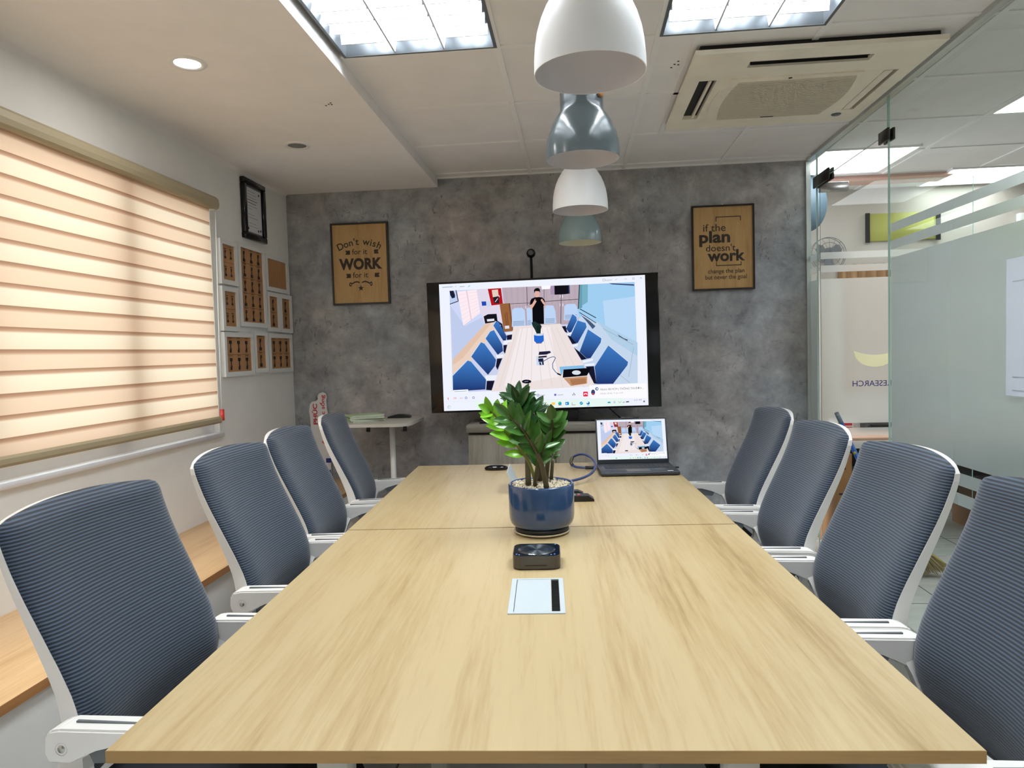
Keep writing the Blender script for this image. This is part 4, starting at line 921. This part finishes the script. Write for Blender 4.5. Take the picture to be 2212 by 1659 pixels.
# ------------------------------------------------------------------ meeting tables
def meeting_table(label, x0, x1, y0, y1):
    t = thing('meeting_table', label, 'table', (0, 0, 0), TA, 'meeting tables pushed together')
    MB().box((x0, y0, TOP-0.018), (x1, y1, TOP)).build('table_top', M['table'], t)
    mb = MB(); e = 0.0006
    for a, b in (((x0-e, y0-e), (x1+e, y0)), ((x0-e, y1), (x1+e, y1+e)), ((x0-e, y0), (x0, y1)), ((x1, y0), (x1+e, y1))): mb.box((a[0], a[1], TOP-0.0183), (b[0], b[1], TOP-0.0004))
    mb.build('edge_band', M['table_edge'], t)
    for x in (x0+0.30, x1-0.30):
        for y in (y0+0.10, y1-0.16): MB().box((x-0.025, y, 0), (x+0.025, y+0.05, TOP-0.06), 0.003, 1).build('leg', M['white'], t)
    mb = MB()
    for y in (y0+0.105, y1-0.155): mb.box((x0+0.1, y, TOP-0.06), (x1-0.1, y+0.04, TOP-0.018))
    for x in (x0+0.30, x1-0.34): mb.box((x, y0+0.145, TOP-0.058), (x+0.04, y1-0.155, TOP-0.02))
    mb.build('under_frame', M['white'], t)
    MB().box((x0+0.22, y0+0.45, TOP-0.12), (x1-0.22, y1-0.45, TOP-0.09), 0.004, 1).build('cable_tray', M['black'], t)
    return t
t1 = meeting_table('oak meeting table nearest the camera', -0.654, 0.589, 0.960, 2.2125)
t2 = meeting_table('far oak meeting table carrying the laptop', -0.655, 0.588, 2.2185, 3.482)
# flush cable box in the near table
mb = MB(); bx0, bx1, by0, by1 = -0.0955, 0.0295, 1.4715, 1.702
for a, b in (((bx0, by0), (bx1, by0+0.010)), ((bx0, by1-0.008), (bx1, by1)), ((bx0, by0+0.010), (bx0+0.012, by1-0.008)), ((bx1-0.011, by0+0.010), (bx1, by1-0.008))): mb.box((a[0], a[1], TOP+0.0002), (b[0], b[1], TOP+0.0025))
cb = thing('cable_box', 'flush silver cable box with a black brush strip, in front of the speakerphone', 'cable box', (0, 0, 0), TA)
mb.build('frame', M['silver'], cb)
MB().box((bx0+0.0135, by0+0.011, TOP+0.0002), (bx1-0.030, by1-0.009, TOP+0.0022)).build('lid', M['silver'], cb)
mb = MB(); mb.box((bx1-0.029, by0+0.011, TOP+0.0002), (bx1-0.0115, by1-0.009, TOP+0.0006)); mb.box((bx0+0.012, by0+0.0105, TOP+0.0002), (bx0+0.0135, by1-0.009, TOP+0.0005))
for k in range(40): mb.box((bx1-0.0285, by0+0.013+0.0051*k, TOP+0.0006), (bx1-0.012, by0+0.0152+0.0051*k, TOP+0.0016))
mb.build('brush_strip', M['black'], cb)
# opened cable box in the far table, behind the pot
mb = MB(); ox, oy = -0.075, 2.83
mb.box((ox-0.06, oy-0.11, TOP+0.0002), (ox+0.06, oy+0.11, TOP+0.0025))
cb = thing('cable_box', 'opened silver cable box on the far table behind the pot', 'cable box', (0, 0, 0), TA)
mb.build('frame', M['silver'], cb)
MB().box((ox-0.045, oy-0.10, TOP+0.0025), (ox+0.05, oy+0.10, TOP+0.004)).build('socket_plate', M['black'], cb)
mb = MB(); mb.prism([(0, 0), (-0.008, 0), (-0.045, 0.085), (-0.04, 0.088)], lambda u, v, w_: (ox-0.045+u, oy-0.10+w_, TOP+0.003+v), 0.2); mb.build('lid', M['silver'], cb)

# ------------------------------------------------------------------ things on the tables
def on_table(name, label, cat, x, y, rz=0, z=TOP, group=None):
    return thing(name, label, cat, TW(x, y, z), TA+rz, group)
# speakerphone
t = on_table('speakerphone', 'square grey conference speakerphone with spun metal dial', 'speakerphone', -0.036, 1.832)
mb = MB(); mb.prism(rrect(0.124, 0.118, 0.022, 6), lambda u, v, w_: (u, v, 0.003+w_), 0.033); o = mb.build('body', M['gunmetal'], t)
MB().prism(rrect(0.112, 0.106, 0.02, 6), lambda u, v, w_: (u, v, w_), 0.003).build('foot', M['black'], t)
MB().prism(rrect(0.120, 0.114, 0.021, 6), lambda u, v, w_: (u, v, 0.036+w_), 0.0012).build('top_plate', M['gloss_black'], t)
MB().lathe([(0.0, 0.0379), (0.020, 0.0379), (0.035, 0.0382), (0.047, 0.0385), (0.0495, 0.0373)], 64).build('dial', M['dial'], t)
mb = MB()
for x, y in ((-0.052, -0.042), (-0.045, -0.048), (0.038, -0.049), (0.047, -0.044), (0.05, 0.047)): mb.lathe([(0, 0.0377), (0.0022, 0.0377)], 8, c=(x, y, 0))
mb.build('status_light', M['led'], t)
MB().box((-0.03, -0.0596, 0.011), (0.026, -0.0588, 0.0135)).build('slot', M['black'], t)

# potted plant
PX, PY = -0.118, 2.150
t = thing('potted_plant', 'leafy green plant in a glazed blue pot on the table', 'plant', (PX, PY, TOP))
MB().lathe([(0.0, 0.024), (0.080, 0.024), (0.090, 0.028), (0.0965, 0.036), (0.1005, 0.048), (0.1018, 0.062), (0.1018, 0.152), (0.0985, 0.156), (0.0945, 0.154), (0.0935, 0.145), (0.0935, 0.10), (0.0, 0.10)], 72).build('pot', M['pot'], t)
MB().lathe([(0.0, 0.007), (0.082, 0.007), (0.084, 0.024), (0.0, 0.024)], 48).build('pot_foot', M['black'], t)
MB().lathe([(0.0, 0.0), (0.07, 0.0), (0.084, 0.005), (0.088, 0.011), (0.084, 0.0095), (0.0, 0.007)], 48).build('saucer', M['saucer'], t)
mb = MB(); rng = random.Random(2)
mb.lathe([(0.0, 0.146), (0.0933, 0.143)], 40, mi=1)
for k in range(620):
    r = 0.090*math.sqrt(rng.random()); a = rng.uniform(0, 2*PI); q = rng.uniform(0.0026, 0.0048)
    tb = bmesh.new(); bmesh.ops.create_icosphere(tb, subdivisions=1, radius=q)
    mb.absorb(tb, Matrix.Translation((r*math.cos(a), r*math.sin(a), 0.148+rng.uniform(0, 0.004))) @ Matrix.Rotation(rng.uniform(0, 3), 4, 'X') @ Matrix.Rotation(rng.uniform(0, 3), 4, 'Z') @ Matrix.Diagonal((1.25, 1, 0.75, 1)))
mb.build('pebbles', [M['pebble'], M['soil']], t)['kind'] = 'stuff'
def leaf(mb, base, dirv, nrm, L, Wd, mi=0, curl=0.12):
    d = Vector(dirv).normalized(); n_ = Vector(nrm); n_ = (n_-d*n_.dot(d)).normalized(); s_ = d.cross(n_)
    rows = []
    for k in range(9):
        q = k/8; ww = Wd*(math.sin(PI*min(1, q*0.93+0.05))**0.75)*(1-0.25*q) if 0 < k < 8 else 0.0008
        c = Vector(base)+d*(L*q)-n_*(curl*L*q*q)
        rows.append([c-s_*ww+n_*ww*0.28, c-s_*ww*0.5+n_*ww*0.08, c, c+s_*ww*0.5+n_*ww*0.08, c+s_*ww+n_*ww*0.28])
    mb.grid(rows, mi=mi)
STEMS = [
 ('A', [(-0.13,2.11,0.905),(-0.148,2.098,0.974),(-0.17,2.087,1.011),(-0.199,2.075,1.054),(-0.221,2.063,1.092),(-0.244,2.052,1.127),(-0.257,2.04,1.139)], (0.0055, 0.0028), 'leaf_new', 'stem_green', 0.30, 0.056, 0.0155, 7),
 ('B', [(-0.097,2.07,0.905),(-0.109,2.056,0.975),(-0.127,2.042,1.023),(-0.149,2.028,1.065),(-0.17,2.014,1.098),(-0.199,2.0,1.129)], (0.0085, 0.003), 'leaf_mid', 'stem', 0.32, 0.062, 0.0155, 6),
 ('C', [(-0.155,2.12,0.905),(-0.156,2.128,0.98),(-0.157,2.136,1.041),(-0.164,2.144,1.103),(-0.176,2.152,1.142),(-0.186,2.16,1.162)], (0.0095, 0.003), 'leaf', 'stem', 0.52, 0.066, 0.0165, 7),
 ('D', [(-0.123,2.18,0.905),(-0.12,2.185,0.981),(-0.131,2.19,1.045),(-0.136,2.195,1.09),(-0.138,2.2,1.118)], (0.009, 0.0035), 'leaf', 'stem', 0.38, 0.064, 0.0165, 6),
 ('E', [(-0.103,2.16,0.905),(-0.093,2.15,0.986),(-0.083,2.14,1.04),(-0.078,2.13,1.08),(-0.078,2.12,1.105)], (0.008, 0.0035), 'leaf_mid', 'stem', 0.30, 0.058, 0.0185, 6),
 ('F', [(-0.088,2.2,0.905),(-0.083,2.207,0.956),(-0.083,2.213,0.97),(-0.074,2.22,0.986)], (0.0065, 0.0025), 'leaf_mid', 'stem', 0.6, 0.022, 0.005, 3),
 ('G', [(-0.135,2.10,0.905),(-0.125,2.085,0.965),(-0.112,2.07,1.005),(-0.096,2.06,1.04)], (0.006, 0.003), 'leaf_mid', 'stem', 0.35, 0.05, 0.011, 4)]
rng = random.Random(21)
for nm, pts, (r0, r1), lm, sm, start, L, Wd, npair in STEMS:
    P = [Vector(p)-Vector((PX, PY, TOP)) for p in pts]
    Q = []
    for k in range(len(P)-1):
        for q in range(4):
            s_ = q/4; p0 = P[max(k-1, 0)]; p1 = P[k]; p2 = P[k+1]; p3 = P[min(k+2, len(P)-1)]
            Q.append(0.5*((2*p1)+(p2-p0)*s_+(2*p0-5*p1+4*p2-p3)*s_*s_+(3*p1-p0-3*p2+p3)*s_**3))
    Q.append(P[-1])
    rr = [r0+(r1-r0)*min(1, k/len(Q)*1.2) for k in range(len(Q))]
    so = MB().tube(Q, rr, 10).build('stem', M[sm], t)
    mb = MB(); view = Vector((0.05, -1, 0.22)).normalized()
    for k in range(npair):
        q = start+(1-start)*(k+0.3)/npair; i = min(len(Q)-2, int(q*(len(Q)-1))); b = Q[i]; d = (Q[i+1]-Q[i]).normalized()
        side = d.cross(view).normalized(); scl = 0.72+0.5*math.sin(PI*(0.2+0.7*(k+0.5)/npair))
        for sg in (-1, 1):
            dv = d*rng.uniform(0.75, 1.05)+side*sg*rng.uniform(0.6, 0.95)+view*rng.uniform(-0.35, 0.55)
            nv = view*rng.uniform(0.5, 1.0)+d*rng.uniform(0.1, 0.6)-side*sg*rng.uniform(-0.1, 0.6)
            leaf(mb, b, dv, nv, L*scl*rng.uniform(0.88, 1.1), Wd*scl*rng.uniform(0.9, 1.1), 0, rng.uniform(-0.05, 0.2))
    leaf(mb, Q[-1], (Q[-1]-Q[-3])+view*0.002, view+Vector((0, 0, 0.2)), L*0.95, Wd, 0, 0.05)
    if nm == 'C':
        for a in np.linspace(-1.35, 1.2, 8):
            b = Q[-1-rng.randint(0, 3)]; dv = Vector((math.sin(a), rng.uniform(-0.5, 0.4), math.cos(a)*0.9)); leaf(mb, b, dv, view+Vector((0, 0, 0.35)), L*rng.uniform(0.85, 1.05), Wd*rng.uniform(0.8, 1.0), 0, 0.1)
    if nm == 'D':
        for a in np.linspace(-0.5, 1.0, 4):
            b = Q[-1-rng.randint(0, 2)]; leaf(mb, b, (math.sin(a), rng.uniform(-0.3, 0.3), math.cos(a)), view+Vector((0, 0, 0.35)), L, Wd, 0, 0.1)
    mb.build('leaves', M[lm], so)

# laptop
t = on_table('laptop', 'open dark grey laptop showing the same video call', 'laptop', 0.405, 3.20, 0.012)
MB().box((-0.174, -0.124, 0.003), (0.174, 0.124, 0.019), 0.004, 2).build('base', M['laptop'], t)
mb = MB()
for r in range(6):
    n_ = 14; y = 0.082-0.0185*r
    for k in range(n_):
        x0 = -0.146+0.292*k/n_; mb.box((x0+0.0012, y-0.0075, 0.0192), (x0+0.292/n_-0.0012, y+0.0075, 0.0204))
mb.build('keyboard', M['keys'], t)
MB().box((-0.055, -0.110, 0.0191), (0.05, -0.048, 0.0194)).build('touchpad', M['gunmetal'], t)
mb = MB(); mb.box((0.122, -0.112, 0.0191), (0.147, -0.100, 0.0195)); mb.box((-0.158, -0.112, 0.0191), (-0.136, -0.104, 0.0195), mi=1); mb.build('palmrest_sticker', [M['board_white'], M['cable_blue']], t)
ld_ = MB().box((-0.170, -0.003, 0.0), (0.170, 0.005, 0.218), 0.003, 1).build('lid', M['laptop'], t, (0, 0.118, 0.018), (math.radians(-16), 0, 0))
o = screen_mesh('screen', ld_, lambda u, v, l: (-0.163+0.326*u, -0.0035-l*0.25, 0.020+0.191*v))
MB().box((-0.045, -0.0035, 0.214), (0.04, 0.004, 0.225), 0.002, 1).build('camera_bar', M['black'], ld_)
# cable from laptop to the opened box
def world_table(pts): return [TW(*p) for p in pts]
t = thing('display_cable', 'blue cable looping from the laptop to the box behind the pot', 'cable', (0, 0, 0))
pts = [(0.205, 3.27, 0.760), (0.16, 3.275, 0.760), (0.125, 3.30, 0.762), (0.11, 3.345, 0.775), (0.125, 3.36, 0.80), (0.165, 3.33, 0.815), (0.20, 3.24, 0.812), (0.212, 3.12, 0.80), (0.19, 3.0, 0.785), (0.14, 2.92, 0.775), (0.06, 2.86, 0.77), (-0.03, 2.83, 0.765)]
Q = [Vector(p) for p in world_table(pts)]
R_ = []
for k in range(len(Q)-1):
    p0, p1, p2, p3 = Q[max(k-1, 0)], Q[k], Q[k+1], Q[min(k+2, len(Q)-1)]
    for q in range(5):
        s_ = q/5; R_.append(0.5*((2*p1)+(p2-p0)*s_+(2*p0-5*p1+4*p2-p3)*s_*s_+(3*p1-p0-3*p2+p3)*s_**3))
R_.append(Q[-1]); MB().tube(R_, 0.0055, 10).build('lead', M['cable_blue'], t)
mb = MB(); mb.tube(world_table([(0.226, 3.268, 0.760), (0.175, 3.274, 0.760)]), 0.0078, 8); mb.build('plug', M['black'], t)
mb = MB(); mb.tube([R_[12], R_[14], R_[16], R_[18], R_[19]], 0.0085, 10); mb.build('adapter_sleeve', M['stem'], t)
MB().tube(world_table([(-0.02, 2.835, 0.768), (-0.05, 2.828, 0.767)]), 0.012, 10).build('plug', M['black'], t)
mb = MB(); mb.box((-0.012, -0.006, 0), (0.03, 0.006, 0.007), 0.002, 1); o = mb.build('usb_dongle', M['black'], None, TW(0.582-0.008, 3.235, TOP+0.006), (0, 0, TA)); tag(o, 'black USB stick plugged into the right side of the laptop', 'usb stick')
# black device lying left on the far table
t = on_table('presenter_remote', 'glossy black oval presenter on the far table left of the plant', 'remote', -0.248, 3.315, 0.05)
MB().lathe([(0.0, 0.0), (0.052, 0.002), (0.058, 0.009), (0.05, 0.018), (0.03, 0.024), (0, 0.025)], 36, M=Matrix.Diagonal((1, 0.42, 1, 1))).build('body', M['gloss_black'], t)
MB().box((-0.02, -0.008, 0.0235), (0.025, 0.006, 0.0255), 0.001, 1).build('button', M['grey_plastic'], t)
def remote(label, x, y, L, Wd, h, rz, red):
    t = on_table('remote_control', label, 'remote', x, y, rz, group='remotes behind the plant pot')
    mb = MB(); mb.prism([(-L/2, 0), (L/2, 0), (L/2, h*0.35), (L/2-0.02, h), (-L/2+0.01, h), (-L/2, h*0.7)], lambda u, v, w_: (u, -Wd/2+w_, v), Wd); mb.build('body', M['black'], t)
    mb = MB()
    for i in range(6):
        for j in range(3): mb.box((-L/2+0.02+0.017*i, -0.014+0.011*j, h), (-L/2+0.03+0.017*i, -0.007+0.011*j, h+0.0015), mi=1 if (red and i == 5 and j == 0) else 0)
    mb.build('buttons', [M['fan_grey'], M['red']], t)
remote('black remote control with a red button sticking out beside the pot', 0.085, 2.60, 0.165, 0.05, 0.022, 0.02, True)
remote('thin black remote control lying behind the other remote', 0.06, 2.725, 0.15, 0.036, 0.014, 0.0, False)

# ------------------------------------------------------------------ chairs
PROFILE = [(1.018, -0.279), (0.96, -0.262), (0.915, -0.246), (0.865, -0.224), (0.814, -0.199), (0.77, -0.178), (0.735, -0.161), (0.69, -0.142), (0.65, -0.130), (0.61, -0.126), (0.57, -0.132), (0.52, -0.150), (0.485, -0.172)]
def prof(z):
    for (z1, x1), (z0, x0) in zip(PROFILE, PROFILE[1:]):
        if z >= z0: return x0+(x1-x0)*(z-z0)/(z1-z0)
    return PROFILE[-1][1]
def hw(z, top, bot, w_top=0.243, w_bot=0.230, r=0.032):
    w_ = w_bot+(w_top-w_bot)*(z-bot)/(top-bot)
    for e in (top-z, z-bot):
        if e < r: w_ -= r-math.sqrt(max(0, r*r-(r-e)**2))
    return w_
def back_grid(top, bot, grow, xoff, nu, nv, edge_t, bow=0.030, bulge=0.0):
    rows = []
    for j in range(nv+1):
        q = j/nv; q = 0.5-0.5*math.cos(PI*q); q = 0.35*q+0.65*j/nv
        z = top-(top-bot)*q; row = []
        for i in range(nu+1):
            u = -1+2*i/nu; u = math.copysign(abs(u)**0.8, u)
            half = hw(z, top, bot)+grow
            y = u*half
            crown = 0.014*(1-u*u) if j == 0 else 0.014*(1-u*u)*(1-q)
            e = max(abs(u)**9, (1-min(1, (top-z)/0.035))**2 if top-z < 0.035 else 0, (1-min(1, (z-bot)/0.03))**2 if z-bot < 0.03 else 0)
            x = prof(min(z, 1.018))+xoff-bow*(1-u*u)-edge_t*e+bulge*(1-u*u)
            row.append(Vector((x, y, z+crown)))
        rows.append(row)
    return rows
def make_chair():
    t = thing('office_chair', '', 'chair', (0, 0, 0), 0, 'blue and white office chairs round the tables')
    # fabric pad with UV in metres
    NU, NV = 28, 44
    F = back_grid(1.018, 0.485, 0.0, 0.0, NU, NV, 0.026); Bk = back_grid(1.018, 0.485, 0.0, -0.030, NU, NV, 0.0)
    mb = MB(); Vf = mb.grid(F); Vb = mb.grid([[Vector((p.x, p.y*0.995, p.z)) for p in r] for r in Bk])
    def stitch(A, B):
        for a, b, c, d in zip(A, A[1:], B[1:], B): mb.bm.faces.new((a, b, c, d)).smooth = True
    stitch(Vf[0], Vb[0]); stitch(Vf[-1], Vb[-1]); stitch([r[0] for r in Vf], [r[0] for r in Vb]); stitch([r[-1] for r in Vf], [r[-1] for r in Vb])
    ul = mb.bm.loops.layers.uv.new('UVMap')
    for f in mb.bm.faces:
        for lp in f.loops: lp[ul].uv = (lp.vert.co.y, lp.vert.co.z*1.06)
    mb.build('backrest', M['fabric'], t)
    # white shell behind the pad
    NU2, NV2 = 20, 24
    mb = MB(); Fs = back_grid(1.014, 0.47, 0.002, -0.028, NU2, NV2, 0.0)
    Bs = [[Vector((p.x-0.013-0.030*(min(1, max(0, (1.0-p.z)/0.42))**1.2)*(abs(p.y)/0.24)**2-0.012*(1-(abs(p.y)/0.25)**2), p.y*0.99, p.z)) for p in r] for r in Fs]
    Vf = mb.grid(Fs); Vb = mb.grid(Bs)
    for A, B in ((Vf[0], Vb[0]), (Vf[-1], Vb[-1]), ([r[0] for r in Vf], [r[0] for r in Vb]), ([r[-1] for r in Vf], [r[-1] for r in Vb])):
        for a, b, c, d in zip(A, A[1:], B[1:], B): mb.bm.faces.new((a, b, c, d))
    mb.build('back_shell', M['shell'], t)
    for sg in (-1, 1):
        y = sg*0.222
        mb = MB(); mb.bar([(-0.185, y, 0.63), (-0.180, y, 0.57), (-0.172, y, 0.51), (-0.12, y, 0.442), (-0.04, y, 0.41), (0.06, y, 0.40)], 0.012, [0.020, 0.024, 0.025, 0.022, 0.017, 0.014]); mb.build('side_frame', M['shell'], t)
        ya = sg*0.258
        mb = MB(); mb.prism([(-0.186, 0.638), (-0.176, 0.648), (-0.158, 0.652), (0.115, 0.658), (0.128, 0.652), (0.130, 0.642), (0.118, 0.635), (-0.04, 0.628), (-0.085, 0.620), (-0.11, 0.600), (-0.135, 0.588), (-0.180, 0.588), (-0.189, 0.606)], lambda u, v, w_: (u, ya-0.028+w_, v), 0.056)
        bmesh.ops.bevel(mb.bm, geom=list(mb.bm.edges), offset=0.004, segments=2, affect='EDGES')
        a_ = mb.build('armrest', M['shell'], t)
        mb = MB(); mb.box((-0.14, ya-0.003, 0.6515), (-0.02, ya+0.003, 0.6560)); mb.build('slot', M['grey_plastic'], a_)
        mb = MB(); mb.lathe([(0, 0.0), (0.007, 0.0), (0.0085, -0.003), (0.012, -0.0005)], 16, M=Matrix.Translation((-0.152, ya+sg*0.0290, 0.616)) @ Matrix.Rotation(-sg*PI/2, 4, 'X')); mb.build('bolt', M['steel'], a_)
        mb = MB(); mb.prism([(-0.10, 0.612), (-0.06, 0.630), (0.11, 0.639), (0.105, 0.622), (-0.02, 0.598), (-0.09, 0.592)], lambda u, v, w_: (u, ya-0.026+w_, v), 0.052); mb.build('arm_underside', M['grey_plastic'], a_)
        mb = MB(); mb.bar([(-0.150, ya-sg*0.014, 0.605), (-0.160, y+sg*0.012, 0.580), (-0.170, y, 0.545)], 0.014, 0.018); mb.build('arm_bracket', M['shell'], a_)
    mb = MB(); mb.box((-0.215, -0.225, 0.415), (0.25, 0.225, 0.475), 0.025, 3); mb.build('seat', M['seat_black'], t)
    MB().box((-0.12, -0.12, 0.375), (0.10, 0.12, 0.415), 0.008, 2).build('tilt_mechanism', M['black'], t)
    MB().cyl((0, 0, 0.10), (0, 0, 0.378), 0.024, 16).build('gas_column', M['black'], t)
    mb = MB(); mb.cyl((0, 0, 0.075), (0, 0, 0.13), 0.035, 20)
    for k in range(5):
        a = 2*PI*k/5+0.3; mb.bar([(0.02*math.cos(a), 0.02*math.sin(a), 0.105), (0.16*math.cos(a), 0.16*math.sin(a), 0.092), (0.29*math.cos(a), 0.29*math.sin(a), 0.068)], 0.018, [0.018, 0.014, 0.009], up=Vector((-math.sin(a), math.cos(a), 0)))
    mb.build('star_base', M['black'], t)
    for k in range(5):
        a = 2*PI*k/5+0.3; c = (0.275*math.cos(a), 0.275*math.sin(a), 0)
        mb = MB(); mb.lathe([(0, -0.022), (0.024, -0.022), (0.027, -0.016), (0.027, 0.016), (0.024, 0.022), (0, 0.022)], 20, M=Matrix.Translation((c[0], c[1], 0.0275)) @ Matrix.Rotation(a, 4, 'Z') @ Matrix.Rotation(PI/2, 4, 'X')); mb.build('caster', M['black'], t)
    return t
proto = make_chair()
rows = [(-0.72, 1.465, -0.085, 'blue backed white office chair nearest the camera on the window side'),
        (-0.72, 2.20, -0.04, 'second blue and white office chair from the camera, window side'),
        (-0.745, 2.785, 0.0, 'third blue and white office chair from the camera, window side'),
        (-0.750, 3.405, 0.075, 'blue and white office chair in front of the white side table'),
        (0.65, 1.33, PI, 'blue backed white office chair nearest the camera, cut by the right edge'),
        (0.65, 1.91, PI, 'second blue and white office chair from the camera, glass wall side'),
        (0.667, 2.525, PI, 'third blue and white office chair from the camera, glass wall side'),
        (0.70, 3.15, PI, 'blue and white office chair beside the laptop, in front of the concrete wall')]
for k, (x, y, rz, lb) in enumerate(rows):
    o = proto if k == 0 else copy_tree(proto)
    o.location = TW(x, y, 0); o.rotation_euler = (0, 0, TA+rz); o['label'] = lb
